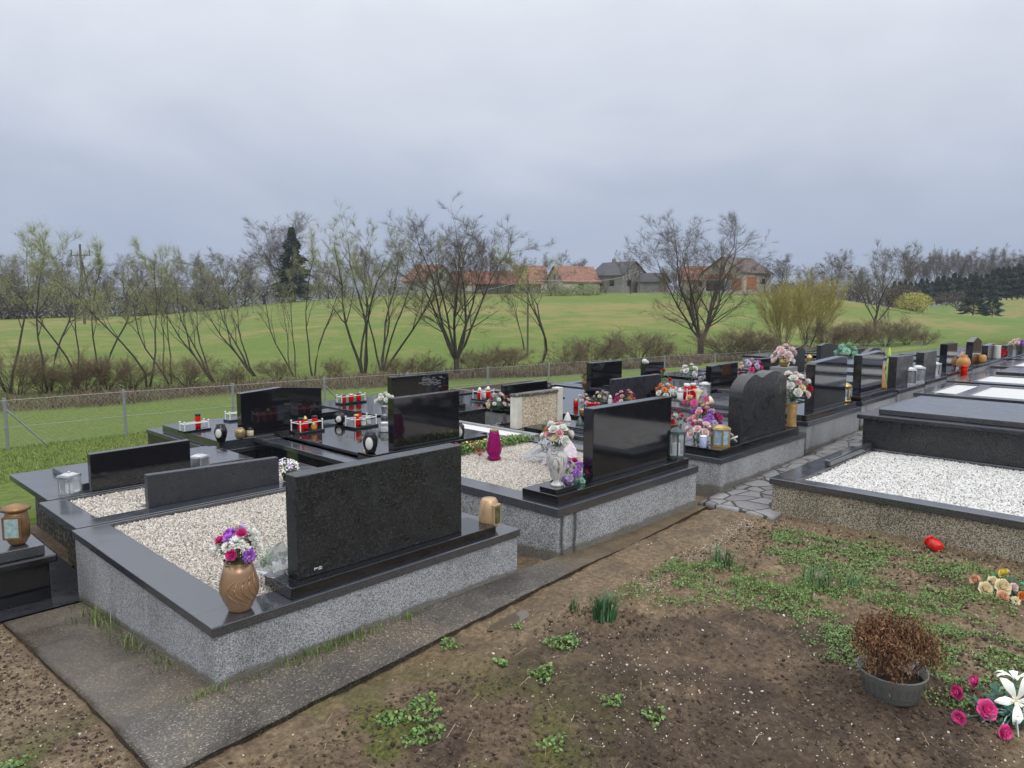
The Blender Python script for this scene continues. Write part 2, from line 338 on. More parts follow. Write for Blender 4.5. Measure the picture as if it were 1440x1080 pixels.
# glass, metals, etc
STEEL = plain('white_painted_steel', (.72, .73, .75), .3, var=.05)
CHROME = plain('brushed_steel', (.55, .55, .56), .3, 1, var=.1)
ZINC = plain('galvanised_steel', (.35, .37, .40), .45, .6, var=.15)
BRASS = plain('brass', (.50, .36, .14), .32, .9, var=.15)
COPPER = plain('bronze_lantern', (.26, .15, .07), .38, .6, var=.25, sc=20)
BLKPL = plain('black_plastic', (.012, .012, .013), .3, var=.2)
GOLDV = plain('gold_brown_ceramic', (.38, .24, .14), .30, .45, var=.15, sc=8)
BEIGEL = plain('beige_metallic_plastic', (.55, .38, .22), .35, .35, var=.1, sc=8)
WOODV = plain('golden_wood', (.42, .26, .09), .5, var=.35, sc=12)
ORANGEV = plain('orange_ceramic', (.55, .27, .07), .3, var=.15)
WHITEC = plain('white_ceramic', (.62, .61, .58), .4, var=.06, sc=14)
WHITEP = plain('white_wax', (.8, .8, .78), .45, var=.03)
IVORY = plain('ivory_concrete', (.62, .60, .52), .7, var=.12, sc=9)
BLACKV = plain('black_stone_vase', (.01, .01, .012), .12, var=.2)
GREYG = plain('teal_grey_metal', (.07, .10, .10), .35, .5, var=.2)
def glassy(name, c, tr=.85, rough=.08):
    m, t, b = newmat(name); setc(b, c); b.inputs['Roughness'].default_value = rough; b.inputs['Transmission Weight'].default_value = tr; b.inputs['IOR'].default_value = 1.25
    return m
GLASS = glassy('clear_glass', (.88, .93, .95), .8)
REDG = glassy('red_candle_glass', (.8, .02, .01), .25, .15)
PURG = glassy('magenta_glass', (.34, .012, .15), .3, .2)
AMBG = glassy('amber_glass', (.75, .35, .04), .4, .2)
PLASTIC = glassy('clear_wrapping_film', (.85, .88, .92), .75, .25)
DKGLASS = plain('dark_window_film', (.10, .11, .05), .15, var=.4)
def marble():
    m, t, b = newmat('marbled_white_ceramic'); co = coords(t, (1, 1, .35))
    n = noise(t, co, 14, 5, .6, 2.5); c = ramp(t, n, [(.4, (.22, .21, .2)), (.46, (.55, .54, .52)), (.6, (.66, .65, .63))]); L(t, c, b.inputs['Base Color']); b.inputs['Roughness'].default_value = .35; return m
MARB = marble()
def petal(name, c, c2=None):
    if name in _pc: return _pc[name]
    c2 = c2 or [min(1, x * 1.25 + .02) for x in c]
    m = island_mat(name, [(0, [x * .75 for x in c]), (.5, c), (1, c2)], .55); b = [n for n in m.node_tree.nodes if n.type == 'BSDF_PRINCIPLED'][0]
    b.inputs['Subsurface Weight'].default_value = .0; _pc[name] = m; return m
PC = dict(white=(.80, .80, .74), cream=(.80, .70, .48), pink=(.78, .42, .46), pale=(.82, .64, .62), magenta=(.60, .03, .22), purple=(.42, .13, .60), lilac=(.62, .50, .70), red=(.62, .012, .02), orange=(.75, .25, .06), yellow=(.75, .62, .12), peach=(.80, .50, .34), mint=(.35, .60, .45), dry=(.20, .10, .05), rose=(.78, .10, .34))
LEAF = petal('artificial_leaves', (.035, .10, .035), (.10, .2, .06))
LEAFT = petal('teal_artificial_leaves', (.03, .14, .10), (.08, .26, .18))
LEAFD = petal('dark_artificial_leaves', (.02, .05, .025), (.05, .12, .05))
# ================================================================== ground
def setmix(me, arr):
    a = me.color_attributes.new('mix', 'FLOAT_COLOR', 'POINT')
    c = np.ones((len(me.vertices), 4), np.float32); c[:, :3] = arr; a.data.foreach_set('color', c.ravel())
def grid(xs, ys, zf):
    X, Y = np.meshgrid(xs, ys, indexing='ij'); Z = zf(X, Y)
    v = np.stack([X.ravel(), Y.ravel(), Z.ravel()], 1); nx, ny = len(xs), len(ys)
    i = np.arange(nx - 1)[:, None] * ny + np.arange(ny - 1)[None, :]; i = i.ravel()
    return v, np.stack([i, i + ny, i + ny + 1, i + 1], 1)
# the big sheet, polar around the origin
rr = np.concatenate([[0.01], np.linspace(2, 30, 57), np.linspace(31, 180, 110), np.geomspace(190, 4000, 30)])
aa = np.linspace(-math.pi, math.pi, 721)
Rg, Ag = np.meshgrid(rr, aa, indexing='ij'); Xg = Rg * np.cos(Ag); Yg = Rg * np.sin(Ag)
Zg = terr(Xg, Yg); Zg = np.where((Yg < 6.6) & (Rg < 40), Zg - .35, Zg)
nr, na = Rg.shape
gv = np.stack([Xg.ravel(), Yg.ravel(), Zg.ravel()], 1); ii = (np.arange(nr - 1)[:, None] * na + np.arange(na - 1)[None, :]).ravel()
gf = np.stack([ii, ii + na, ii + na + 1, ii + 1], 1)
gm = fastmesh('ground', gv, gf, True)
yy = gv[:, 1]; xx = gv[:, 0]; rgr = np.hypot(xx, yy)
yb_ = 23.6 - .13 * np.clip(xx - 4, 0, 30); ditch = sstep(-.8, .6, yy - yb_) * (1 - sstep(2, 6, yy - yb_)) * (xx > -20) * (1 - sstep(60, 75, xx)); ditch = ditch * (.15 + .8 * fbm(xx, yy, .5, 3))
soily = (1 - sstep(6.4, 6.9, yy)) * (rgr < 40)
brm = np.clip(ditch + soily, 0, 1)
bright = sstep(85, 125, rgr) * sstep(.5, .62, fbm(xx, yy, .012, 3)) * .5
near = 1 - sstep(26, 60, rgr)
setmix(gm, np.stack([brm, bright, near], 1))
tag(ob('ground', gm, ground_mat()), 'green lawn and meadow rising to the houses', None, None, 'structure')
# soil in front
def patch(x, y, cx, cy, r): return np.exp(-((x - cx) ** 2 + (y - cy) ** 2) / (r * r))
PUD = [(*at(716, 872, -.015), .24, .085), (*at(662, 908, -.015), .20, .08)]
def soilz(x, y):
    z = gz(x, y) - .012 - .03 * sstep(1.2, .75, x)
    n = fbm(x, y, 1.1, 3) - .5; f = fbm(x, y, 9, 4, .6) - .5; c = fbm(x + 5, y, 38, 3, .6) - .5
    rough = .45 + .55 * sstep(2.55, 2.1, y)
    dark = sstep(.42, .6, fbm(x, y, .9, 3))
    z = z + n * .05 * rough + f * .07 * rough + np.abs(c) * .05 * (rough) * (.5 + .8 * dark)
    mound = patch(x, y, 2.6, 1.3, .8) * .05 + patch(x, y, 4.2, 1.3, 1.2) * .04
    z = z + mound
    edge = sstep(2.3, 2.62, y) * (x < 5.6)
    z = z * (1 - edge) + (gz(x, y) - .012 + .016 * (f * 2) - .024 * sum(patch((x - p_[0]) * .35, (y - p_[1] - .085 * (x - p_[0])), 0, 0, .055) for p_ in PUD)) * edge
    inn = sstep(2.7, 2.9, y) * (x > .9); z = z - .03 * inn
    return z
sx = np.arange(-1.6, 8.0, .0165); sy = np.arange(-1.7, 5.6, .0165)
v, f = grid(sx, sy, soilz); sm = fastmesh('soil', v, f, True)
x, y = v[:, 0], v[:, 1]
bigd = sstep(.36, .5, fbm(x * .8 + 2, y, 1.0, 3) * .5 + .55 * patch(x, y, 2.35, 1.2, 1.15))
wet = np.clip(patch(x, y, 2.2, 2.5, .35) + .8 * patch(x, y, 2.8, 2.6, .3), 0, 1) * sstep(2.2, 2.45, y)
moss = np.clip(1.3 * sstep(.42, .56, fbm(x, y + 9, 3.2, 4)) * (patch(x, y, 1.55, 1.9, .55) * 1.2 + patch(x, y, .6, 2.8, .35)), 0, 1)
mud = sstep(2.35, 2.55, y)
setmix(sm, np.stack([np.clip(bigd * (.55 + .45 * sstep(.4, .55, fbm(x, y + 4, 4, 4))) * (1 - .8 * mud), 0, 1), moss, np.clip(wet + .35 * mud, 0, 1)], 1))
tag(ob('soil', sm, SOIL), 'bare wet brown soil of the unused grave plots', None, None, 'structure')
v, f = grid(np.arange(7.9, 24, .12), np.arange(-6, 6.9, .12), lambda a, b: gz(a, b) - .02 + .02 * fbm(a, b, 3, 3)); s2 = fastmesh('soil_far', v, f, True); setmix(s2, np.zeros((len(v), 3)) + [.3, 0, .2])
tag(ob('soil_path', s2, SOIL), None, None, None, 'structure')
v, f = grid(np.arange(-4, 7.95, .1), np.arange(5.55, 6.9, .1), lambda a, b: gz(a, b) - .01); s2 = fastmesh('soil_between', v, f, True); setmix(s2, np.zeros((len(v), 3)) + [.3, 0, .3])
tag(ob('soil_path', s2, SOIL), None, None, None, 'structure')
# concrete path (L shaped slab)
def padedge(x): return 2.50 + .085 * (x - .94)
def pad():
    xs = np.arange(.86, 5.42, .03); b = MB()
    us = np.linspace(0, 1, 40)
    V = []; 
    for xi in xs:
        y0 = padedge(xi) + .002 * math.sin(xi * 9) + .002 * math.sin(xi * 31); y1 = 4.74 if xi < 1.27 else 2.96
        for u in us:
            yv = y0 + (y1 - y0) * u; V.append((xi - .002 * math.sin(yv * 7), yv, float(gz(xi, yv)) + .010 - .026 * float(sstep(3.3, 4.3, xi))))
    V = np.array(V); nx, ny = len(xs), len(us); i = (np.arange(nx - 1)[:, None] * ny + np.arange(ny - 1)[None, :]).ravel()
    F = np.stack([i, i + ny, i + ny + 1, i + 1], 1)
    # rim going down
    rim = [(0, k) for k in range(ny - 1, -1, -1)] + [(a, 0) for a in range(1, nx)]
    idx = [a * ny + k for a, k in rim]; low = V[idx] - [0, 0, .07]; n0 = len(V)
    F2 = [(idx[j], idx[j + 1], n0 + j + 1, n0 + j) for j in range(len(idx) - 1)]
    A = np.concatenate([V, low]); me = fastmesh('pad', A, np.concatenate([F, np.array(F2)]))
    m = sstep(3.2, 3.9, A[:, 0]) * (.55 + .5 * fbm(A[:, 0], A[:, 1], 2, 3)) + .25 * sstep(2.8, 3.0, A[:, 1]) * (A[:, 0] < 1.3)
    setmix(me, np.stack([np.clip(m, 0, 1), 0 * m, 0 * m], 1)); return me
tag(ob('concrete_path', pad(), PADM), 'wet dark concrete slab around the nearest grave', None, None, 'structure')
v, f = grid(np.arange(5.36, 10.4, .1), np.arange(2.32, 2.96, .08), lambda a, b: gz(a, b) + .012 + .0 * a); fm = fastmesh('flag', v, f)
fo = ob('flagstone_path', fm, FLAG); tag(fo, 'crazy paving between the two grave rows', None, None, 'structure'); fo.modifiers.new('s', 'SOLIDIFY').thickness = .05
v, f = grid(np.arange(-.6, 1.46, .1), np.arange(4.78, 7.3, .1), lambda a, b: gz(a, b) + .008); fm = fastmesh('flag2', v, f)
tag(ob('flagstone_path', fm, G_GRY), 'wet grey paving slabs left of the graves', None, None, 'structure')
WATER = plain('puddle_water', (.11, .088, .06), .02, 0, 0, .1)
pb = MB()
for cx, cy, a_, b_ in PUD:
    pts = []
    for k in range(28):
        t = 2 * math.pi * k / 28; q = 1 + .22 * math.sin(3 * t + cx * 5) + .12 * math.sin(7 * t); ux, uy = a_ * q * math.cos(t), b_ * q * math.sin(t)
        pts.append((cx + ux, cy + uy + .085 * ux, 0))
    pb.add([(p[0], p[1], float(gz(p[0], p[1])) - .0225) for p in pts] + [(cx, cy, float(gz(cx, cy)) - .0225)], [(k, (k + 1) % 28, 28) for k in range(28)])
tag(ob('puddle', pb.mesh('puddle'), WATER), 'shallow rain puddles along the slab edge', None, None, 'structure')
# ------------------------------------------------------------------ pebbles
_t = (1 + 5 ** .5) / 2
ICO = np.array([(-1, _t, 0), (1, _t, 0), (-1, -_t, 0), (1, -_t, 0), (0, -1, _t), (0, 1, _t), (0, -1, -_t), (0, 1, -_t), (_t, 0, -1), (_t, 0, 1), (-_t, 0, -1), (-_t, 0, 1)]) / 1.902
ICF = np.array([(0, 11, 5), (0, 5, 1), (0, 1, 7), (0, 7, 10), (0, 10, 11), (1, 5, 9), (5, 11, 4), (11, 10, 2), (10, 7, 6), (7, 1, 8), (3, 9, 4), (3, 4, 2), (3, 2, 6), (3, 6, 8), (3, 8, 9), (4, 9, 5), (2, 4, 11), (6, 2, 10), (8, 6, 7), (9, 8, 1)])
def scatter_rocks(name, P, size, smooth=True, flat=.6):
    n = len(P); q = NR.normal(size=(n, 4)); q /= np.linalg.norm(q, axis=1)[:, None]; w, x, y, z = q.T
    Rm = np.stack([1 - 2 * (y * y + z * z), 2 * (x * y - z * w), 2 * (x * z + y * w), 2 * (x * y + z * w), 1 - 2 * (x * x + z * z), 2 * (y * z - x * w), 2 * (x * z - y * w), 2 * (y * z + x * w), 1 - 2 * (x * x + y * y)], 1).reshape(n, 3, 3)
    sc = np.stack([NR.uniform(.8, 1.3, n), NR.uniform(.6, 1, n), NR.uniform(flat * .7, flat * 1.3, n)], 1) * np.asarray(size).reshape(-1, 1) / 2
    base = ICO[None] * NR.uniform(.8, 1.15, (n, 12, 1))
    v = np.einsum('nij,nkj->nki', Rm, base * sc[:, None, :]) + P[:, None, :]
    f = (ICF[None] + (np.arange(n) * 12)[:, None, None]).reshape(-1, 3)
    return fastmesh(name, v.reshape(-1, 3), f, smooth)
def gravel_mesh(name, x0, x1, y0, y1, z, step, hill=.02):
    xs = np.arange(x0, x1, step); ys = np.arange(y0, y1, step); X, Y = np.meshgrid(xs, ys)
    X = X.ravel() + NR.uniform(-.5, .5, X.size) * step; Y = Y.ravel() + NR.uniform(-.5, .5, Y.size) * step
    X = np.clip(X, x0 + .004, x1 - .004); Y = np.clip(Y, y0 + .004, y1 - .004)
    Z = z + (fbm(X, Y, 2.3, 3) - .5) * hill + NR.uniform(-.3, .3, X.size) * step * .6
    return scatter_rocks(name, np.stack([X, Y, Z], 1), NR.uniform(1.0, 1.75, X.size) * step)
# stray stones and crumbs on the soil
def ground_pts(n, x0, x1, y0, y1, fn=None):
    x = NR.uniform(x0, x1, n); y = NR.uniform(y0, y1, n)
    if fn is not None:
        k = NR.random(n) < fn(x, y); x, y = x[k], y[k]
    return x, y
okx = lambda x, y: ((y < padedge(x) - .02) | (x < .84)) & ((x < 5.5))
x, y = ground_pts(30000, -.6, 5.6, -.6, 4.8, lambda a, b: okx(a, b) * (.12 + .88 * sstep(.45, .68, fbm(a, b, 2.6, 3))) * (1 - .7 * sstep(2.3, 2.6, b) * (a > 1)) + .5 * okx(a, b) * (a < .84))
sz = NR.gamma(1.6, .0024, len(x)) + .0025; sz = np.minimum(sz, .026)
tag(ob('scattered_stones', scatter_rocks('stones', np.stack([x, y, soilz(x, y) + .0 * x], 1), sz), PEB_MIX), 'small pale stones scattered over the bare soil', 'stones', None, 'stuff')
x, y = ground_pts(90000, -.6, 5.6, -.6, 4.7, lambda a, b: okx(a, b) * (a < .84) * 1.0 + okx(a, b) * (a >= .84) * (.15 + .85 * sstep(.4, .6, fbm(a, b, 1.4, 3))) * (1 - sstep(2.25, 2.45, b)))
sz = NR.gamma(1.8, .004, len(x)) + .004; sz = np.minimum(sz, .03)
tag(ob('soil_clods', scatter_rocks('clods', np.stack([x, y, soilz(x, y)], 1), sz, False, .8), CLOD), 'dark crumbly clods lying on the soil', 'soil', None, 'stuff')
x = np.concatenate([NR.uniform(3.3, 5.2, 1500), NR.uniform(5.25, 5.45, 500)]); y = np.concatenate([2.35 - .02 * (x[:1500] - 3.3) + NR.normal(0, .055, 1500) + .12 * np.sin(x[:1500] * 1.4), NR.uniform(-.4, 2.4, 500)])
tag(ob('stone_chips', scatter_rocks('chips', np.stack([x, y, soilz(x, y) + .002], 1), NR.uniform(.002, .009, len(x))), PEB_MIX), 'line of white stone chips along the edge of the muddy path', 'stone chips', None, 'stuff')
# ------------------------------------------------------------------ blades, leaves
def blades(name, x, y, z, h, w, lean=.5, curve=True):
    n = len(x); a = NR.uniform(0, 2 * math.pi, n); l = NR.uniform(.1, lean, n); d = np.stack([np.cos(a), np.sin(a)], 1)
    s = np.stack([-d[:, 1], d[:, 0]], 1) * (np.asarray(w).reshape(-1, 1) / 2); h = np.asarray(h) * np.ones(n)
    B = np.stack([x, y], 1); v = np.zeros((n, 5, 3))
    v[:, 0, :2] = B - s; v[:, 1, :2] = B + s; v[:, :2, 2] = np.asarray(z)[:, None]
    mid = B + d * (l * h * .35)[:, None]; v[:, 2, :2] = mid + s * .8; v[:, 3, :2] = mid - s * .8; v[:, 2:4, 2] = (z + h * .6)[:, None]
    v[:, 4, :2] = B + d * (l * h)[:, None]; v[:, 4, 2] = z + h * (1 - l * .25)
    o = (np.arange(n) * 5)[:, None]
    q = np.array([0, 1, 2, 0, 2, 3, 3, 2, 4])[None] + o
    return fastmesh(name, v.reshape(-1, 3), q.reshape(-1, 3))
def leaves(name, P, r, tilt=.6, aspect=.8):
    n = len(P); a = NR.uniform(0, 2 * math.pi, n); tx = NR.normal(0, tilt, n); ty = NR.normal(0, tilt, n)
    ang = np.linspace(0, 2 * math.pi, 6, endpoint=False); c = np.stack([np.cos(ang), aspect * np.sin(ang)], 1)
    u = np.stack([np.cos(a), np.sin(a), tx], 1); w = np.stack([-np.sin(a), np.cos(a), ty], 1)
    u /= np.linalg.norm(u, axis=1)[:, None]; w /= np.linalg.norm(w, axis=1)[:, None]
    v = P[:, None, :] + np.asarray(r).reshape(-1, 1, 1) * (c[None, :, :1] * u[:, None, :] + c[None, :, 1:] * w[:, None, :])
    f = np.arange(n * 6).reshape(n, 6); return fastmesh(name, v.reshape(-1, 3), f)
# weeds on the plots
def greenmask(x, y):
    m = sstep(3.15, 3.75, x + .5 * (fbm(x, y, 1.3, 3) - .5) * 2) * (1 - .75 * sstep(4.95, 5.3, x))
    m = m * sstep(.40, .56, fbm(x, y, 2.6, 4)) * sstep(.3, .5, fbm(x + 3, y, 9, 2))
    return m * (y < 2.35)
x, y = ground_pts(170000, 2.9, 5.4, -1.2, 2.4, greenmask)
tag(ob('weed_cover', leaves('weeds', np.stack([x, y, soilz(x, y) + NR.uniform(.003, .022, len(x))], 1), NR.uniform(.0025, .007, len(x))), CLOVER), 'low chickweed and clover spreading over the soil', 'weeds', None, 'stuff')
x, y = ground_pts(60000, 2.9, 5.4, -1.2, 2.4, lambda a, b: greenmask(a, b) * (.25 + .75 * sstep(.45, .6, fbm(a, b, 1.7, 3))))
tag(ob('grass_patches', blades('patch', x, y, soilz(x, y), NR.uniform(.012, .05, len(x)), NR.uniform(.002, .0035, len(x)), 1.1), BLADE), 'short grass sprouting among the weeds on the soil', 'grass', None, 'stuff')
def weed_clump(px, py, R, nl, lab, tall=0, mat=CLOVER):
    cx, cy = at(px, py, 0); n = nl; a = NR.uniform(0, 6.28, n); r = R * np.sqrt(NR.random(n)) * (1 + .3 * np.sin(3 * a + px)); X = cx + r * np.cos(a); Y = cy + r * np.sin(a) * .8
    Z = soilz(X, Y) + NR.uniform(.003, .022, n)
    o = ob('weed_clump', leaves('clump', np.stack([X, Y, Z], 1), NR.uniform(.004, .010, n)), mat); tag(o, lab, 'weed', 'small weeds on the bare soil')
for a_ in [(792, 908, .09, 260, 'leafy green weed just below the small daffodil shoots'), (762, 954, .06, 150, 'small round weed in the middle of the dark soil'), (590, 1002, .10, 260, 'spreading weed with a yellow tip on mossy soil, upper one of the mossy pair'), (595, 1032, .08, 200, 'bluish green weed on mossy soil at the bottom, lower one of the mossy pair'), (548, 1012, .06, 120, 'small weed at the left end of the mossy patch'), (862, 999, .05, 90, 'tiny weed on dark soil left of the dried plant pot'), (920, 1020, .055, 80, 'flat weed on dark soil near the bottom right of centre'), (703, 938, .035, 70, 'tiny weed on the soil beside the puddle'), (632, 905, .06, 90, 'thin weed growing in the puddle by the concrete slab'), (20, 1072, .04, 60, 'small weed in the bottom left corner of the soil'), (780, 1050, .06, 60, 'sparse mossy weed at the bottom edge of the photo'), (729, 885, .03, 50, 'dark upright weed at the puddle edge')]:
    weed_clump(*a_[:4], a_[4])
def tuft(px, py, R, n, h, w, lab, name='grass_tuft', cat='grass tuft', lean=.7, z=0, mat=BLADE, wx=1, wy=1, group=None, world=None):
    cx, cy = world if world else at(px, py, z); a = NR.uniform(0, 6.28, n); r = R * np.sqrt(NR.random(n)); X = cx + r * np.cos(a) * wx; Y = cy + r * np.sin(a) * wy
    Z = (soilz(X, Y) if z == 0 else np.full(n, z)) 
    o = ob(name, blades('tuft', X, Y, Z, NR.uniform(.5, 1, n) * h, NR.uniform(.7, 1.2, n) * w, lean), mat); return tag(o, lab, cat, group)
DAFF = island_mat('daffodil_leaves', [(0, (.03, .09, .035)), (.5, (.06, .16, .06)), (1, (.10, .22, .09))], .4)
tuft(850, 876, .06, 130, .17, .009, 'thick clump of upright daffodil leaves on the dark soil', 'daffodil_clump', 'plant', .55, mat=DAFF)
tuft(808, 860, .028, 24, .09, .006, 'small clump of daffodil shoots left of the thick clump', 'daffodil_clump', 'plant', .5, mat=DAFF)
tuft(1015, 800, .07, 60, .17, .006, 'tall grassy tuft with loose blades near the white stone chips', lean=.9, mat=DAFF)
tuft(1150, 832, .10, 50, .15, .005, 'wide open tuft of long blades left of the dried plant', lean=1.1, mat=DAFF)
tuft(1192, 838, .05, 24, .11, .005, 'narrow tuft of blades between the wide open tuft and the dried plant', lean=1.0, mat=DAFF)
x, y = ground_pts(1300, .3, 5.4, -.6, 2.5, lambda a, b: .15 + .85 * (patch(a, b, 1.9, 2.0, .5) + patch(a, b, 3.3, .8, .5) + patch(a, b, 4.0, 1.9, .5)))
n = len(x); a = NR.uniform(0, 3.14, n); l = NR.uniform(.01, .045, n); w = .0008; z = soilz(x, y) + .006
v = np.stack([np.stack([x - np.cos(a) * l + np.sin(a) * w, y - np.sin(a) * l - np.cos(a) * w, z], 1), np.stack([x + np.cos(a) * l + np.sin(a) * w, y + np.sin(a) * l - np.cos(a) * w, z + .006], 1), np.stack([x + np.cos(a) * l - np.sin(a) * w, y + np.sin(a) * l + np.cos(a) * w, z + .007], 1), np.stack([x - np.cos(a) * l - np.sin(a) * w, y - np.sin(a) * l + np.cos(a) * w, z], 1)], 1).reshape(-1, 3)
tag(ob('straw', fastmesh('straw', v, np.arange(len(v)).reshape(-1, 4)), STRAW), 'dry straw bits lying on the soil', 'straw', None, 'stuff')
# grass at the foot of the first grave
def foot(xy, h, n, R, lab, mt=BLADE): 
    X = xy[0] + NR.normal(0, R, n); Y = xy[1] + NR.normal(0, R * .35, n) if xy[2] else xy[1] + NR.normal(0, R, n)
    if not xy[2]: X = xy[0] + NR.normal(0, R * .3, n)
    if xy[2]: Y = np.minimum(Y, 2.925)
    else: X = np.minimum(X, 1.235)
    tag(ob('grass_tuft', blades('foot', X, Y, gz(X, Y) + .012, NR.uniform(.4, 1, n) * h, NR.uniform(.0025, .005, n), .9), mt), lab, 'grass tuft', 'grass growing at the foot of the nearest grave')
foot((1.21, 4.25, 0), .08, 130, .16, 'brown green tall grass clump at the far left end of the grey grave wall')
foot((1.20, 3.72, 0), .07, 60, .07, 'bright green grass tuft halfway along the left side of the grey grave wall')
foot((1.215, 3.42, 0), .035, 60, .08, 'low grass creeping along the left side near the grave corner')
foot((1.22, 2.92, 1), .05, 50, .045, 'grass tuft right at the front corner of the nearest grave')
foot((1.42, 2.90, 1), .03, 24, .03, 'tiny grass sprig just right of the grave corner')
foot((1.72, 2.90, 1), .06, 130, .10, 'bright grass growing below the left end of the dark headstone')
foot((1.95, 2.90, 1), .05, 130, .09, 'mossy grass strip against the middle of the front wall')
foot((2.28, 2.90, 1), .06, 40, .04, 'thin grass sprig against the right half of the front wall')
# lawn blades
x = NR.uniform(-1.5, 16, 170000); y = 6.9 + (NR.random(170000) ** 1.1) * 7.2
k = ((x < 1.2) | (y > 7.3)) & ~((x > 1.2) & (y < 9.0)); x, y = x[k], y[k]
LAWN = island_mat('lawn_blades', [(0, (.06, .11, .015)), (.45, (.13, .20, .028)), (.8, (.21, .26, .045)), (1, (.28, .24, .08))], .6)
tag(ob('lawn_grass', blades('lawn', x, y, terr(x, y) - .003, NR.uniform(.015, .05, len(x)), NR.uniform(.004, .008, len(x)), 1.0), LAWN), 'short lawn grass between the graves and the wire fence', 'grass', None, 'stuff')
# far hills
def hillstrip(name, R0, pts, mat, lab, jit=0, depth=150):
    pxs = np.interp(np.linspace(0, 1, 260), np.linspace(0, 1, len(pts)), [p[0] for p in pts]); pys = np.interp(pxs, [p[0] for p in pts], [p[1] for p in pts])
    V = []
    for k, (a, b) in enumerate(zip(pxs, pys)):
        d = ray(a, b - jit * math.sin(k * 1.7) * .3); h = math.hypot(d[0], d[1]); zt = CAMZ + d[2] / h * R0
        for q, (dr, dz) in enumerate([(-depth, -40), (-depth * .5, (zt - 0) * .45 - 18), (0, zt), (depth, zt - 8), (depth * 2, zt - 60)]):
            rr_ = R0 + dr; V.append((d[0] / h * rr_, d[1] / h * rr_, dz))
    V = np.array(V); i = (np.arange(259)[:, None] * 5 + np.arange(4)[None, :]).ravel()
    o = ob(name, fastmesh(name, V, np.stack([i, i + 1, i + 6, i + 5], 1), True), mat); return tag(o, lab, None, None, 'structure')
HILLM = plain('far_wooded_hill', (.055, .075, .06), .9, var=.3, sc=.02, bmp=0)
hillstrip('hills', 1500, [(-300, 404), (0, 401), (200, 404), (420, 402), (700, 404), (1000, 402), (1150, 397), (1190, 386), (1215, 384), (1270, 392), (1330, 400), (1500, 402), (1700, 405)], HILLM, 'distant wooded hills', 1, 600)
fieldhill = ground_mat()
hillstrip('hills', 300, [(1180, 440), (1270, 436), (1330, 428), (1390, 418), (1440, 411), (1520, 404), (1700, 400)], fieldhill, 'green hillside behind the right trees', 0, 110)
# ================================================================== graves
def frame_mb(x0, x1, y0, y1, z0, z1, wl, wr, wf, wb):
    b = MB(); b.box(x0, x1, y0, y0 + wf, z0, z1); b.box(x0, x1, y1 - wb, y1, z0, z1)
    b.box(x0, x0 + wl, y0 + wf, y1 - wb, z0, z1); b.box(x1 - wr, x1, y0 + wf, y1 - wb, z0, z1); return b
def P(nm, b, mat, par, bv=0, smooth=False):
    off = par.matrix_basis.translation; o = ob(nm, b.mesh(nm, off, smooth), mat, par)
    if bv: bev(o, bv)
    return o
def PM(nm, me, mat, par):
    o = ob(nm, me, mat, par); o.location = -par.matrix_basis.translation; return o
def grave(label, x0, x1, y0, y1, zt, wall=T_GREY, cth=.045, ov=.012, w=(.2, .2, .26, .15), fill=None, cmat=G_TOP, group=None, slab=None, inset=None, zb=None):
    """coping ring on a wall; fill: ('peb', material, step) or ('flat', material); slab: (x0,x1,y0,y1,height)"""
    g = thing('grave', label, 'grave', (x0, y0, float(gz((x0 + x1) / 2, y0))), group=group)
    zl = min(float(gz(x0, y0)), float(gz(x1, y0)), float(gz(x0, y1))) - .08 if zb is None else zb
    il, ir = (inset or (ov, ov))
    P('wall', frame_mb(x0 + il, x1 - ir, y0 + ov, y1 - ov, zl, zt - cth, .1, .1, .1, .1), wall, g, .003)
    P('coping', frame_mb(x0, x1, y0, y1, zt - cth, zt, *w), cmat, g, .004)
    xi0, xi1, yi0, yi1 = x0 + w[0], x1 - w[1], y0 + w[2], y1 - w[3]
    if fill and fill[0] == 'peb':
        P('bed', MB().box(xi0 - .02, xi1 + .02, yi0 - .02, yi1 + .02, zt - cth - .03, zt - .035), plain('gravel_bed', (.30, .27, .23), .9), g)
        tag(PM('gravel', gravel_mesh('gravel', xi0, xi1, yi0, yi1, zt - .026, fill[2]), fill[1], g), 'loose gravel filling', None, None, 'stuff')
    elif fill:
        P('gravel', MB().box(xi0 - .01, xi1 + .01, yi0 - .01, yi1 + .01, zt - cth - .05, zt - .02), fill[1], g)
    if slab:
        P('slab', MB().box(*slab[:4], zt + .002, zt + slab[4]), cmat, g, .004)
    return g
def stone(g, px, y, th, zb, mat=G_POL, nm='headstone', bv=.004):
    """top outline given as photo pixels of its front face, front face standing at depth y"""
    if len(px) > 6:
        for _ in range(2): px = [px[0]] + [q for a, b in zip(px[:-1], px[1:]) for q in ((.75 * a[0] + .25 * b[0], .75 * a[1] + .25 * b[1]), (.25 * a[0] + .75 * b[0], .25 * a[1] + .75 * b[1]))] + [px[-1]]
    pts = [aty(a, b, y) for a, b in px]
    poly = [(pts[0][0], zb), (pts[-1][0], zb)] + pts[::-1]
    return P(nm, MB().prism_y(poly, y, y + th), mat, g, bv)
def rstone(g, x0, x1, zb, zt, y, th=.08, mat=G_POL, nm='headstone'):
    return P(nm, MB().box(x0, x1, y, y + th, zb, zt), mat, g, .004)
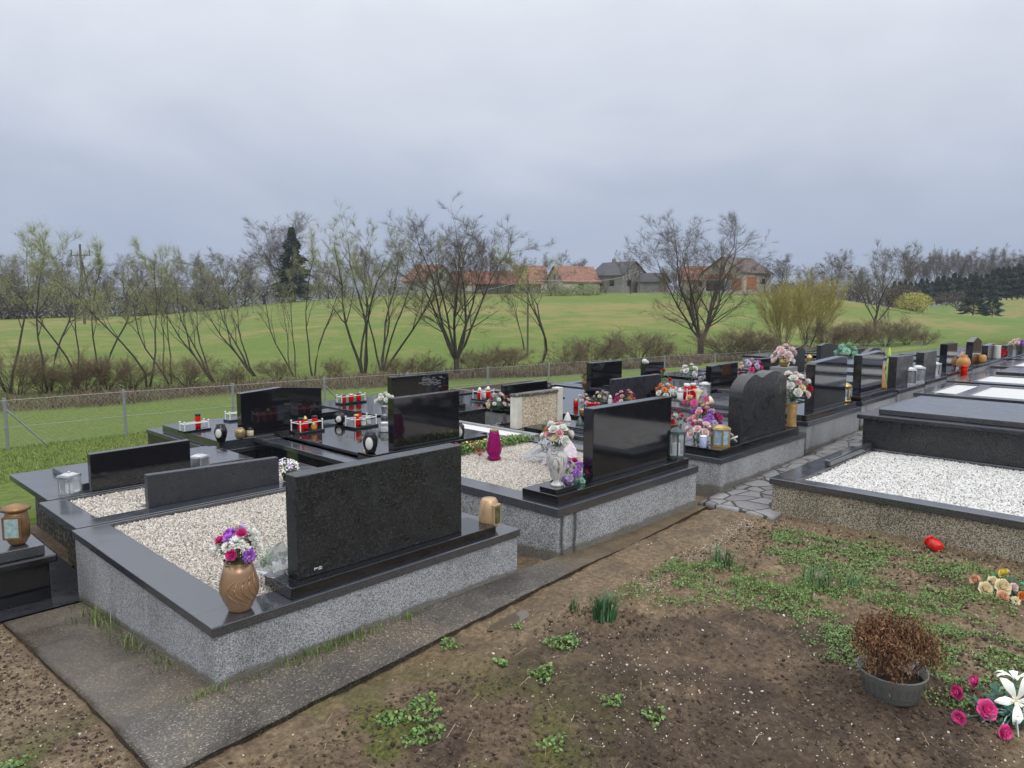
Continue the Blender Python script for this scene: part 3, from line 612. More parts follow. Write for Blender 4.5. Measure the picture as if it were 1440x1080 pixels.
# --- nearest grave
A1 = grave('nearest grave with grey speckled wall, cream gravel and a low mottled dark headstone', 1.254, 3.165, 2.94, 4.86, .278, fill=('peb', PEB_CREAM, .0105), w=(.2, .2, .19, .02), zb=-.24)
P('plinth', MB().box(1.64, 2.98, 2.965, 3.22, .2795, .335), G_POL, A1, .004)
stone(A1, [(415.8, 670.8), (649, 625.8)], 3.03, .10, .335, G_HON)
mk = MB()
for (dx, dz, w_, h_) in [(0, 0, .004, .012), (.006, .006, .012, .004), (.022, -.001, .022, .003), (.022, .007, .02, .003), (.03, -.004, .003, .018)]:
    mk.box(1.80 + dx, 1.80 + dx + w_, 3.0285, 3.0305, .362 + dz, .362 + dz + h_)
P('maker_mark', mk, WHITEP, A1)
# --- second grave
A2 = grave('second grave with cream gravel bed, stained grey wall and glossy black headstone reflecting the wall', 3.525, 5.325, 2.94, 4.86, .327, wall=T_STRK, fill=('peb', PEB_CREAM, .0105), w=(.17, .17, .2, .04), cth=.06)
P('plinth', MB().box(3.57, 5.24, 2.985, 3.30, .3285, .395), G_POL, A2, .004)
P('vase_base', MB().box(3.60, 3.83, 3.02, 3.17, .3965, .425), G_POL, A2, .003)
stone(A2, [(835, 575), (945, 557.5)], 3.06, .09, .395, G_POL)
# --- third grave (twin humps)
A3 = grave('third grave with a twin hump headstone full of flowers, beside the crazy paving', 5.72, 7.56, 2.94, 4.86, .315, fill=None, wall=T_GREY, slab=(5.86, 7.42, 3.45, 4.8, .055), w=(.2, .2, .9, .9))
P('plinth', MB().box(5.75, 7.44, 2.975, 3.40, .3165, .385), G_POL, A3, .004)
stone(A3, [(1043.5, 560), (1045, 548), (1050, 537), (1058, 529), (1064, 525.5), (1070, 530), (1073, 531), (1079, 526), (1087, 521.5), (1095, 521.5), (1101, 525), (1107, 530)], 3.04, .13, .385, G_HON)
A4 = grave('fourth grave with a rounded top polished headstone on a two step plinth', 7.58, 9.2, 2.94, 4.86, .425, wall=T_PALE, slab=(7.8, 9.0, 3.5, 4.6, .05), w=(.2, .2, .9, .9), cth=.05)
P('plinth', MB().box(7.62, 9.12, 2.975, 3.40, .4265, .485), G_POL, A4, .004)
stone(A4, [(1147, 513), (1149, 510), (1153, 509), (1186, 501), (1190, 501), (1192, 504)], 3.04, .10, .485)
A5 = grave('fifth grave with an upright slab headstone and long black plinth beside the wood grain vase', 9.24, 10.6, 2.94, 4.86, .475, wall=T_PALE, slab=(9.4, 10.4, 3.5, 4.6, .05), w=(.2, .2, .9, .9), cth=.05)
P('plinth', MB().box(9.27, 10.55, 2.97, 3.4, .4765, .535), G_POL, A5, .004)
stone(A5, [(1213, 500), (1243, 493)], 3.04, .10, .535)
for k, (lab, pxs, x1, zt) in enumerate([
        ('sixth grave, its smooth square grey black headstone standing before an arched one', [(1262, 502), (1285, 499)], 11.95, .50),
        ('seventh grave with a grey topped headstone behind two silver lanterns', [(1300, 496), (1318, 493)], 13.2, .52),
        ('eighth grave with a narrow glossy headstone reflecting the lawn', [(1333, 484), (1347, 482)], 14.9, .55),
        ('ninth grave with a pointed gable headstone behind the orange urn', [(1369, 481), (1374, 475), (1376, 474.5), (1381, 479)], 16.3, .57),
        ('tenth grave with a slim slanted top headstone', [(1390, 486), (1399, 483)], 18.0, .58),
        ('eleventh grave with a grey headstone near the right edge', [(1417, 486), (1425, 484)], 19.9, .55),
        ('last grave of the long row at the right edge of the photo', [(1438, 484), (1446, 482)], 22.0, .52)]):
    x0 = [10.66, 12.0, 13.25, 15.0, 16.35, 18.1, 20.0][k]
    g_ = grave(lab, x0, x1, 2.94, 4.86, zt, wall=T_PALE, slab=(x0 + .2, x1 - .2, 3.5, 4.6, .05), w=(.2, .2, .9, .9), cth=.05)
    stone(g_, pxs, 3.04, .11, zt, G_POL if k in (2, 3, 4) else G_HON)
# --- row behind: left pair
B1 = grave('low grave behind the nearest one with gravel, a short dark headstone and mossy wall', 1.285, 3.2, 4.885, 5.70, .278, wall=T_MOSSY, fill=('peb', PEB_CREAM, .014), w=(.16, .17, .15, .02), inset=(.15, .012))
stone(B1, [(207, 668.5), (392, 643)], 5.02, .06, .279, G_GRY)
B0 = grave('leftmost slab covered grave with a glossy black headstone at the lawn', 1.345, 3.0, 5.725, 6.80, .280, wall=T_MOSSY, w=(.3, .3, .3, .2), slab=(1.60, 2.85, 5.86, 6.62, .045), fill=('flat', G_TOP), inset=(.16, .012))
stone(B0, [(126, 639), (267, 618.5)], 5.735, .06, .281, G_POL)
LG = thing('grave', 'black slab grave at the left edge carrying the bronze lantern', 'grave', (-.6, 4.93, -.14))
P('wall', MB().box(-.62, 1.15, 4.96, 7.2, -.25, .085), G_POL, LG, .004)
P('coping', MB().box(-.66, 1.19, 4.92, 7.25, .085, .135), G_POL, LG, .012)
P('slab', frame_mb(-.62, 1.13, 4.95, 7.2, .137, .20, .3, .3, .5, .5), G_TOP, LG, .004)
P('top_slab', MB().box(-.3, .80, 5.47, 6.68, .137, .205), G_TOP, LG, .004)
# --- second row
B2 = grave('polished slab grave behind the nearest one with two candle racks and a tall black headstone', 3.42, 5.28, 4.98, 6.84, .30, wall=G_POL, w=(.16, .16, .2, .2), fill=('flat', G_POL), slab=None)
P('slab', MB().box(3.62, 4.38, 5.25, 6.80, .302, .335), G_POL, B2, .003); P('slab', MB().box(4.39, 5.14, 5.25, 6.80, .302, .335), G_POL, B2, .003)
P('plinth', MB().box(3.55, 4.9, 5.0, 5.22, .302, .37), G_POL, B2, .004)
stone(B2, [(553, 560.5), (646, 549)], 5.05, .08, .37)
PW0 = plain('white_marble_chips', (.66, .66, .65), .7, var=.15, sc=70)
B3 = grave('plain grave of white chippings inside a pale concrete kerb', 5.36, 6.02, 5.3, 6.85, .20, wall=T_PALE, cmat=T_PALE, w=(.06, .06, .06, .08), fill=('flat', PW0), ov=.004)
BE = grave('black stepped grave with a cream framed pebble panel headstone', 6.04, 6.98, 4.92, 6.2, .195, wall=T_PALE, cmat=G_POL, w=(.1, .1, .3, .1), fill=('flat', G_POL))
P('slab', MB().box(6.12, 6.92, 4.97, 5.64, .197, .225), G_POL, BE, .003)
bx0, bx1, bz1 = 6.05, 6.86, .605
P('headstone', MB().box(bx0 + .1, bx1 - .07, 5.71, 5.77, .197, bz1 - .03), T_PANEL, BE, .003)
P('headstone_post', MB().box(bx0, bx0 + .10, 5.69, 5.79, .197, bz1 - .035), IVORY, BE, .004); P('headstone_post', MB().box(bx1 - .07, bx1 + .03, 5.69, 5.79, .197, bz1 + .015), IVORY, BE, .004)
P('headstone_cap', MB().box(bx0 - .01, bx1 - .07, 5.68, 5.80, bz1 - .029, bz1 - .003), T_MOSSY, BE, .004)
B5 = grave('crowded black slab grave with white lanterns, a red bowl and a wide dark headstone', 7.0, 8.7, 4.95, 6.8, .20, wall=T_PALE, cmat=G_POL, w=(.2, .2, .2, .2), fill=('flat', G_POL), slab=(7.06, 8.62, 5.0, 6.7, .06))
stone(B5, [(864, 533.5), (930, 526)], 5.75, .08, .262, G_GRY)
B6 = grave('glossy grave with a rack of candles and dark headstone behind the flower crowded one', 8.85, 10.5, 4.95, 6.8, .36, wall=G_POL, cmat=G_POL, w=(.2, .2, .2, .2), fill=('flat', G_POL), slab=(8.95, 10.3, 5.1, 6.6, .05))
stone(B6, [(1001, 515), (1038, 509)], 5.05, .09, .41)
P('ledge', MB().box(9.2, 10.4, 4.97, 5.3, .411, .45), G_POL, B6, .004)
# right part of the second row
for lab, pxs, y, m_ in [('grave with a flat topped black headstone right of the pink flowers', [(1069, 505), (1096, 502)], 5.05, G_POL),
                        ('grave with a wave topped dark headstone behind the rounded one', [(1108, 494.5), (1114, 492), (1122, 488.5), (1128, 488), (1133, 492)], 5.05, G_HON),
                        ('grave with a dark green grey headstone near the brambles', [(1155, 486), (1162, 483), (1172, 482.5), (1180, 486)], 6.2, G_HON),
                        ('grave with an arched grey headstone behind the upright slab', [(1214, 500), (1222, 494), (1229, 489), (1236, 489), (1243, 494), (1246, 499)], 5.05, G_GRY),
                        ('grave with a small dark flat headstone left of the arched one', [(1199, 491), (1217, 489.5)], 6.2, G_HON)]:
    xs_ = [aty(a, b, y)[0] for a, b in pxs]; x0, x1 = xs_[0] - .25, xs_[-1] + .25
    g_ = grave(lab, x0, x1, y - .1, y + 1.75, .44, wall=T_PALE, cmat=G_POL, w=(.2, .2, .9, .5), fill=('flat', G_POL)); stone(g_, pxs, y, .1, .44, m_)
# --- third row by the lawn
C1 = grave('black slab grave with a gable topped headstone and a single red candle rack', 3.05, 4.95, 6.86, 8.68, .205, wall=G_HON, cmat=G_TOP, w=(.2, .2, .2, .2), fill=('flat', G_TOP), slab=(3.09, 4.85, 6.89, 8.3, .09))
P('slab_joint', MB().box(3.75, 3.765, 6.95, 8.2, .296, .298), BLKPL, C1)
stone(C1, [(338, 553.5), (396, 544.5), (452, 545)], 6.98, .09, .296)
C2 = grave('black grave with an etched headstone behind the tall black one', 5.0, 6.75, 6.9, 8.9, .25, wall=G_HON, cmat=G_POL, w=(.2, .2, .3, .2), fill=('flat', G_POL), slab=(5.15, 6.6, 7.15, 8.7, .05))
stone(C2, [(551, 530.5), (631, 524)], 7.0, .09, .252)
et = MB()
for k in range(60):
    a, b = 606 + NR.normal(0, 8), 536 + NR.normal(0, 2.6); q = aty(a, b, 6.998)
    s_ = .012 + .012 * NR.random(); et.box(q[0] - s_, q[0] + s_, 6.9962 + .00003 * k, 6.999, q[1] - s_ * .4, q[1] + s_ * .4)
P('etching', et, plain('etched_stone', (.10, .10, .105), .7), C2)
C3 = grave('black stepped grave with a low wide headstone and rose wreath', 7.0, 8.7, 6.86, 8.8, .20, wall=T_GREY, cmat=G_POL, w=(.2, .2, .3, .2), fill=('flat', G_POL))
P('plinth', MB().box(7.06, 8.4, 6.90, 7.3, .202, .25), G_POL, C3, .004)
stone(C3, [(710, 542), (770, 535)], 7.0, .08, .25)
C4 = grave('grave with a tall square headstone near the fence, gold urn at its left', 8.9, 10.4, 6.86, 8.8, .16, wall=T_PALE, cmat=G_POL, w=(.2, .2, .3, .2), fill=('flat', G_POL))
stone(C4, [(832, 510.5), (875, 507)], 7.0, .1, .162)
C5 = grave('grave with a dark headstone marked by a white ornament beside a fence post', 10.5, 12.1, 6.86, 8.8, .15, wall=T_PALE, cmat=G_POL, w=(.2, .2, .3, .2), fill=('flat', G_POL))
stone(C5, [(908, 509.5), (934, 508)], 7.0, .1, .152)
C6 = thing('grave_kerb', 'empty brown concrete kerb at the lawn edge behind the pebble panel', 'kerb', (8.7, 9.0, -.2))
P('kerb', frame_mb(9.2, 11.5, 9.1, 10.4, -.4, .02, .12, .12, .12, .12), plain('brown_concrete', (.13, .105, .085), .8), C6, .004)
# --- right row
D1 = grave('white gravel grave in the right foreground with a tan aggregate wall', 5.51, 7.36, -3.0, 2.42, .278, wall=T_BEIGE, fill=('peb', PEB_WHITE, .015), w=(.14, .02, .2, .2), cth=.05, ov=.02)
P('edging', MB().box(6.25, 7.30, 2.215, 2.27, .28, .335), G_TOP, D1, .01)
D2 = thing('grave', 'high dark granite tomb with two long slabs behind the white gravel', 'grave', (7.4, 2.3, .05))
P('wall', MB().box(7.37, 8.95, -3.0, 2.33, 0, .555), G_HON, D2, .004); P('coping', MB().box(7.33, 8.99, -3.0, 2.38, .555, .60), G_GRY, D2, .01)
P('slab', MB().box(7.45, 8.12, -2.8, 2.22, .602, .655), G_TOP, D2, .006); P('slab', MB().box(8.14, 8.85, -2.8, 2.22, .602, .655), G_TOP, D2, .006)
PW = plain('white_chippings', (.60, .60, .59), .6, var=.12, sc=60)
D3 = grave('low double grave split by a dark bar, white chippings on both sides', 10.5, 12.25, -3, 2.72, .505, wall=T_GREY, fill=('flat', PW), w=(.2, .1, .2, .15), cth=.05)
P('divider', MB().box(10.7, 12.15, 2.14, 2.27, .45, .507), G_TOP, D3, .003)
grave('narrow white gravel grave behind the double one', 12.45, 14.0, -3, 2.78, .515, wall=T_PALE, fill=('flat', PW), w=(.25, .1, .2, .3), cth=.05)
grave('flat dark slab grave further back in the right row', 14.2, 15.8, -3, 2.82, .49, wall=T_PALE, slab=(14.4, 15.6, -2.8, 2.5, .05), w=(.3, .3, .9, .3), fill=('flat', G_TOP))
grave('bright white gravel grave near the right edge behind the flat dark slab', 16.0, 18.0, -3, 2.88, .52, wall=T_PALE, fill=('flat', PW), w=(.3, .15, .2, .3))
grave('farthest white gravel grave of the right row', 18.3, 20.3, -3, 2.92, .53, wall=T_PALE, fill=('flat', PW), w=(.3, .15, .2, .3))
# planted bed behind second grave
bed = thing('flower_bed', 'narrow bed of bedding plants between a concrete edge and the second grave', 'flower bed', (3.6, 4.9, .2))
P('edge', MB().box(3.55, 5.3, 4.862, 4.90, .2, .345), T_PALE, bed, .003)
n = 4200; x = NR.uniform(3.56, 5.25, n); y = NR.uniform(4.66, 4.86, n) ; hh = .03 + .05 * fbm(x, y, 5, 2)
PM('foliage', leaves('bedleaves', np.stack([x, y, .315 + NR.random(n) * hh], 1), NR.uniform(.006, .013, n), .8), CLOVER, bed)
n = 130; x = NR.uniform(3.85, 4.75, n); y = NR.uniform(4.66, 4.82, n)
PM('red_blossom', leaves('redbl', np.stack([x[:70] * .7 + 1.2, y[:70], .37 + NR.random(70) * .03], 1), NR.uniform(.008, .014, 70), .7), petal('p_darkred', (.3, .03, .03)), bed)
PM('yellow_blossom', leaves('yelbl', np.stack([NR.uniform(4.35, 4.8, 40), y[:40], .37 + NR.random(40) * .03], 1), NR.uniform(.008, .015, 40), .7), petal('p_yellow', PC['yellow']), bed)
# ================================================================== fence
_posts = [(-150, 572), (6, 561), (174, 549), (327, 540), (456, 531), (573, 524), (686, 516), (772, 510), (858, 505), (935, 500), (1006, 497), (1068, 493), (1133, 488), (1190, 484), (1245, 482), (1297, 479), (1340, 478), (1378, 477), (1410, 477), (1440, 476)]
FN = thing('chain_link_fence', 'low chain link fence with thin galvanised posts between lawn and brambles', 'fence', (2.7, 13.6, -.7))
tops = []
for a, b in _posts:
    x_, z_ = aty(a, b, 13.6); z_ = min(z_, float(gz(x_, 13.6)) + .95); tops.append((x_, z_)); m_ = MB(); m_.tube([(x_, 13.6, float(gz(x_, 13.6)) - .2), (x_, 13.6, z_ + .015)], .026, 8)
    P('post', m_, ZINC, FN)
    if a in (6, 456, 858): P('brace', MB().tube([(x_, 13.6, z_ - .15), (x_ + .55, 13.62, float(gz(x_, 13.6)))], .016, 6), ZINC, FN)
m_ = MB(); tx = [p[0] for p in tops]; tz = [p[1] for p in tops]
m_.tube([(x_, 13.56, z_ - .02 - 0 * x_) for x_, z_ in tops], .004, 4); m_.tube([(x_, 13.56, z_ * .45 + float(gz(x_, 13.6)) * .55) for x_, z_ in tops], .003, 4)
P('line_wire', m_, ZINC, FN)
V = []; xs_ = np.arange(tx[0], 45, .075)
for sgn in (1, -1):
    for x_ in xs_:
        zt = np.interp(x_, tx, tz) - .03; zb = float(gz(x_, 13.6)) + .03; h = zt - zb; x2 = x_ + sgn * h; zt2 = np.interp(x2, tx, tz) - .03
        w = .0022; V += [(x_ - w, 13.57 + .004 * sgn, zb), (x_ + w, 13.57 + .004 * sgn, zb), (x2 + w, 13.57 + .004 * sgn, zt2), (x2 - w, 13.57 + .004 * sgn, zt2)]
PM('wire_mesh', fastmesh('wiremesh', np.array(V), np.arange(len(V)).reshape(-1, 4)), ZINC, FN)
# ================================================================== trees
def tubes(lst, n):
    V = []; F = []; o = 0
    for pts, rad in lst:
        p = np.array(pts); m = len(p); d = np.gradient(p, axis=0); d /= np.linalg.norm(d, axis=1)[:, None] + 1e-9
        a = np.cross(d, np.where(np.abs(d[:, 2:3]) < .9, [[0, 0, 1.]], [[1., 0, 0]])); a /= np.linalg.norm(a, axis=1)[:, None] + 1e-9; b = np.cross(d, a)
        t = np.arange(n) * 2 * math.pi / n; r = np.array(rad)[:, None, None]
        v = p[:, None, :] + r * (np.cos(t)[None, :, None] * a[:, None, :] + np.sin(t)[None, :, None] * b[:, None, :])
        V.append(v.reshape(-1, 3)); i = np.arange(m - 1)[:, None] * n; k = np.arange(n)[None, :]
        F.append(np.stack([i + k, i + (k + 1) % n, i + n + (k + 1) % n, i + n + k], 2).reshape(-1, 4) + o); o += m * n
    return np.concatenate(V), np.concatenate(F)
def tree_meshes(seed, H, stems=1, lean=(0, 0), r0=.12, spread=.55, maxlvl=3, nch=(7, 6, 5), ratio=.55, fork=.25, up=.06, wig=.12, twn=7, twl=.45, tww=.010, buds=0, budr=.035, budmat=None, stem_spread=.25, mat=None, first=.22, trunkh=0, up0=None):
    R = random.Random(seed); lv = {0: [], 1: [], 2: [], 3: []}; tw = []
    def grow(p, d, Ln, r, lvl):
        ns = 7 if lvl == 0 else (5 if lvl == 1 else 4); pts = [p.copy()]; rad = [r]; kids = []
        for s in range(ns):
            t = (s + 1) / ns
            d = d + np.array([R.gauss(0, wig), R.gauss(0, wig), R.gauss(0, wig * .5) + (up if lvl else (up * .6 if up0 is None else up0))]); d /= np.linalg.norm(d)
            p = p + d * Ln / ns; pts.append(p.copy()); rad.append(max(.0028, r * (1 - .8 * t)))
            if lvl < maxlvl:
                c = nch[lvl] / ns; k = int(c) + (R.random() < c - int(c))
                if lvl == 0 and t < first: k = 0
                for _ in range(k): kids.append((p.copy(), d.copy(), t))
            if lvl >= maxlvl - 1: tw.append((p.copy(), d.copy(), lvl))
        lv[lvl].append((pts, rad))
        for (q, dd, t) in kids:
            a = np.array([R.gauss(0, 1), R.gauss(0, 1), R.gauss(0, .5)]); a -= dd * a.dot(dd); a /= np.linalg.norm(a) + 1e-9
            an = spread * R.uniform(.6, 1.25); nd = dd * math.cos(an) + a * math.sin(an)
            grow(q, nd, Ln * ratio * R.uniform(.75, 1.2) * (1.15 - .55 * t), max(.0042, r * (1 - .75 * t) * .55), lvl + 1)
    for s in range(stems):
        a = 2 * math.pi * s / max(1, stems) + R.uniform(-.4, .4); q = stem_spread if stems > 1 else 0
        d = np.array([lean[0] + q * math.cos(a) * R.uniform(.5, 1.3), lean[1] + q * math.sin(a) * R.uniform(.5, 1.3), 1.]); d /= np.linalg.norm(d)
        zt_ = trunkh * R.uniform(.75, 1.1)
        grow(np.array([.06 * math.cos(a) * (stems > 1), .06 * math.sin(a) * (stems > 1), zt_ - .1]), d, H * R.uniform(.85, 1.0), r0 * R.uniform(.7, 1), 0)
    if trunkh: lv[0].append(([np.array([0, 0, -.3]), np.array([.01, 0, trunkh * .4]), np.array([0, .01, trunkh * .8]), np.array([0, 0, trunkh * 1.15])], [r0 * 2.2, r0 * 1.75, r0 * 1.7, r0 * 1.1]))
    v, f = tubes(lv[0] + lv[1], 6); mt = fastmesh('trunk', v, f, True)
    L2 = lv[2] + lv[3]; V, F = tubes(L2, 3) if L2 else (np.zeros((0, 3)), np.zeros((0, 4), int))
    tv = []
    TE = []
    for p, d, lvl in tw:
        for _ in range(twn if lvl == maxlvl else max(1, twn // 2)):
            nd = d + np.array([R.gauss(0, .55), R.gauss(0, .55), R.gauss(0, .4) + .1]); nd /= np.linalg.norm(nd); l = twl * R.uniform(.4, 1.2)
            m = p + nd * l * .5; nd2 = nd + np.array([R.gauss(0, .25), R.gauss(0, .25), .12]); e = m + nd2 * l * .5
            s = np.cross(nd, [R.gauss(0, 1), R.gauss(0, 1), R.gauss(0, 1)]); s = s / (np.linalg.norm(s) + 1e-9) * tww / 2
            tv += [p - s, p + s, m + s * .8, m - s * .8, m - s * .8, m + s * .8, e + s * .3, e - s * .3]; TE.append(e); TE.append(m)
    tv = np.array(tv); tf = np.arange(len(tv)).reshape(-1, 4) + len(V)
    mc = fastmesh('crown', np.concatenate([V, tv]) if len(V) else tv, np.concatenate([F, tf]) if len(V) else tf)
    mt.materials.append(BARK); mc.materials.append(mat or TWIG)
    me = None
    if buds:
        TE = np.array(TE); k = NR.choice(len(TE), min(buds, len(TE) * 3)); Pp = TE[k] + NR.normal(0, .05, (len(k), 3)); me = leaves('buds', Pp, NR.uniform(.4, 1, len(k)) * budr, 1.2, .5); me.materials.append(budmat or BUDG)
    return mt, mc, me
def mktree(ms, label, loc, rz=0, sc=1, cat='tree', name='bare_tree', group=None, cname='crown'):
    t = thing(name, label, cat, loc, rz, group); t.scale = (sc, sc, sc) if not hasattr(sc, '__len__') else sc
    ob('trunk', ms[0], None, t); ob(cname, ms[1], None, t)
    if ms[2]: ob('leaf_buds', ms[2], None, t)
    return t
def onterr(px, py, r0=14, r1=170):
    d = ray(px, py); h = math.hypot(d[0], d[1]); r = np.arange(r0, r1, .25); X = d[0] / h * r; Y = d[1] / h * r; Z = terr(X, Y)
    k = np.argmax((Z - CAMZ) / r >= d[2] / h); k = k if k else len(r) - 1
    return float(X[k]), float(Y[k]), float(Z[k]), float(r[k])
def htpx(px, pyb, pyt, r): return (pyb - pyt) / FOC * r * .985
WIL = [tree_meshes(100 + k, 6, stems=2, r0=.07, spread=.6, nch=(8, 4, 2.6), ratio=.42, twn=4, twl=.4, tww=.006, buds=5600, budr=.023, mat=TWIGB, stem_spread=.22, first=.38, up=.05, up0=.05, wig=.14) for k in range(2)]
LFT = np.array([-.69, .72])
LEAN = [tree_meshes(200 + k, 6, stems=3 + k, lean=tuple(LFT * l), r0=.07, spread=.5, nch=(7, 4, 2.6), ratio=.42, twn=4, twl=.4, tww=.006, buds=3200, budr=.022, mat=TWIGB, stem_spread=.34, first=.3, up=.07, up0=.05, wig=.15) for k, l in enumerate((.45, .8))]
MULTI = [tree_meshes(300 + k, 7, stems=4 + k, lean=tuple(LFT * l), r0=.09, spread=.64, nch=(10, 5, 2.8), ratio=.42, twn=4, twl=.38, tww=.0055, buds=7000, budr=.021, mat=TWIGB, stem_spread=.4, first=.3, up=.05, up0=.07, wig=.13) for k, l in enumerate((.15, -.15))]
ROUND = [tree_meshes(400, 6.0, stems=8, r0=.08, spread=.72, nch=(11, 6, 3), ratio=.44, twn=4, twl=.34, tww=.005, mat=TWIG, stem_spread=.42, first=.15, up=.03, up0=.05, wig=.09, trunkh=1.0),
         tree_meshes(401, 6.0, stems=7, r0=.09, spread=.72, nch=(11, 6, 3), ratio=.46, twn=4, twl=.36, tww=.005, mat=TWIG, stem_spread=.6, first=.1, up=.03, up0=.08, wig=.1, trunkh=1.1)]
SMALLB = [tree_meshes(500 + k, 6, stems=(4, 6, 5)[k], r0=.08, spread=.65, nch=(8, 6, 3), ratio=.5, twn=2, twl=.5, tww=.012, mat=TWIG, first=.12, stem_spread=.6, up=.03, up0=.08, wig=.15, trunkh=1.4) for k in range(3)]
THIN = tree_meshes(600, 6, stems=2, r0=.06, spread=.55, nch=(7, 4, 3), twn=4, twl=.4, tww=.007, mat=TWIG, stem_spread=.18, first=.3, up=.04)
SHRUB = tree_meshes(700, 3.2, stems=14, r0=.025, spread=.42, nch=(7, 5, 0), maxlvl=2, twn=6, twl=.45, tww=.008, buds=11000, budr=.022, budmat=BUDY, mat=TWIGY, stem_spread=.38, first=.15, up=.08)
BSH = [tree_meshes(720 + k, 2.0, stems=12, r0=.022, spread=.6, nch=(6, 5, 0), maxlvl=2, twn=4, twl=.35, tww=.005, mat=BRAM, stem_spread=.75, first=.1, up=.03, wig=.2) for k in range(2)]
ORD = 'first second third fourth fifth sixth seventh eighth ninth tenth eleventh twelfth thirteenth fourteenth fifteenth sixteenth seventeenth eighteenth nineteenth twentieth twenty-first twenty-second twenty-third twenty-fourth twenty-fifth twenty-sixth twenty-seventh twenty-eighth twenty-ninth thirtieth'.split()
def nth(k): return ORD[k] + ' from the left'
def place_tree(ms, key, label, px, pyb, pyt, wr=1, rz=None, H0=6, name='bare_tree', cat='tree', group=None, r=None, jit=1):
    if r is None: X, Y, Z, R_ = onterr(px, pyb)
    else: X, Y, _ = atr(px, pyb, r); Z = float(terr(X, Y)); R_ = r; 
    h = (pyb - pyt) / FOC * R_ ; s = h / H0; rz = rz if rz is not None else rnd.uniform(-.4, .4)
    return mktree(ms, label, (X, Y, Z - .05), rz, (s * wr, s * wr, s), cat, name, group)
def topscale(ms): # real height of a generated tree
    co = np.empty(len(ms[1].vertices) * 3, np.float32); ms[1].vertices.foreach_get('co', co); return float(np.percentile(co[2::3], 99.7))
TREES = [
 (WIL[0], 'pale budding willow cut by the left edge of the photo', 12, 552, 340, 1.0), (WIL[1], 'budding willow with two stems, second from the left edge', 70, 551, 342, .9), (WIL[0], 'willow with pale tops behind the leftmost brambles', 104, 545, 350, .8),
 (WIL[1], 'slim budding tree left of the utility pole bramble', 145, 541, 350, .9), (WIL[0], 'upright budding tree with a straight stem at left', 208, 545, 342, .9), (LEAN[0], 'slightly leaning budding tree at left of the leaning group', 240, 541, 352, 1.0),
 (LEAN[1], 'strongly leaning tree, left one of the two most slanted', 305, 538, 352, 1.05), (LEAN[1], 'strongly leaning tree, right one of the two most slanted', 362, 529, 356, 1.15), (LEAN[0], 'leaning tree just left of the pair of straight trunks', 415, 531, 345, .9),
 (WIL[1], 'straight slim tree behind the gable topped headstone', 441, 530, 318, .8),
 (MULTI[0], 'tall budding multi stem tree fanning left in front of the field', 512, 526, 290, .92), (MULTI[1], 'tall budding multi stem tree fanning right, twin of the left fanning one', 538, 522, 303, .9),
 (ROUND[0], 'large dense bare tree with many upright limbs in the centre', 642, 528, 294, 1.0), (THIN, 'thin double stem tree beside the wooden pole', 738, 492, 352, .9),
 (WIL[0], 'tree with light green buds right of the wooden pole', 761, 510, 344, 1.1), (ROUND[1], 'wide bare tree standing alone right of centre', 985, 498, 306, 1.12),
 (SMALLB[0], 'bare tree with a single stem at the right of the meadow', 1230, 472, 352, .8), (THIN, 'small tree leaning to the right next to the single stem one', 1250, 470, 425, 1.3)]
for k, (ms, lab, px, pb_y, pt, wr) in enumerate(TREES):
    rz = (.0 if ms in LEAN else (.5 * (k % 3) - .4))
    place_tree(ms, 0, lab, px, pb_y, pt + (10 if px < 450 else 0), wr * (.85 if px < 450 else 1), rz, topscale(ms))
for k, (px, pb_y, pt, wr) in enumerate([(1100, 497, 398, .85), (1135, 492, 391, .85)]):
    place_tree(SHRUB, 0, ['bushy yellow green willow, left one of the pair behind the black headstones', 'bushy yellow green willow, right one of the pair behind the black headstones'][k], px, pb_y, pt, wr, k * 2., topscale(SHRUB), 'willow_bush', 'bush')
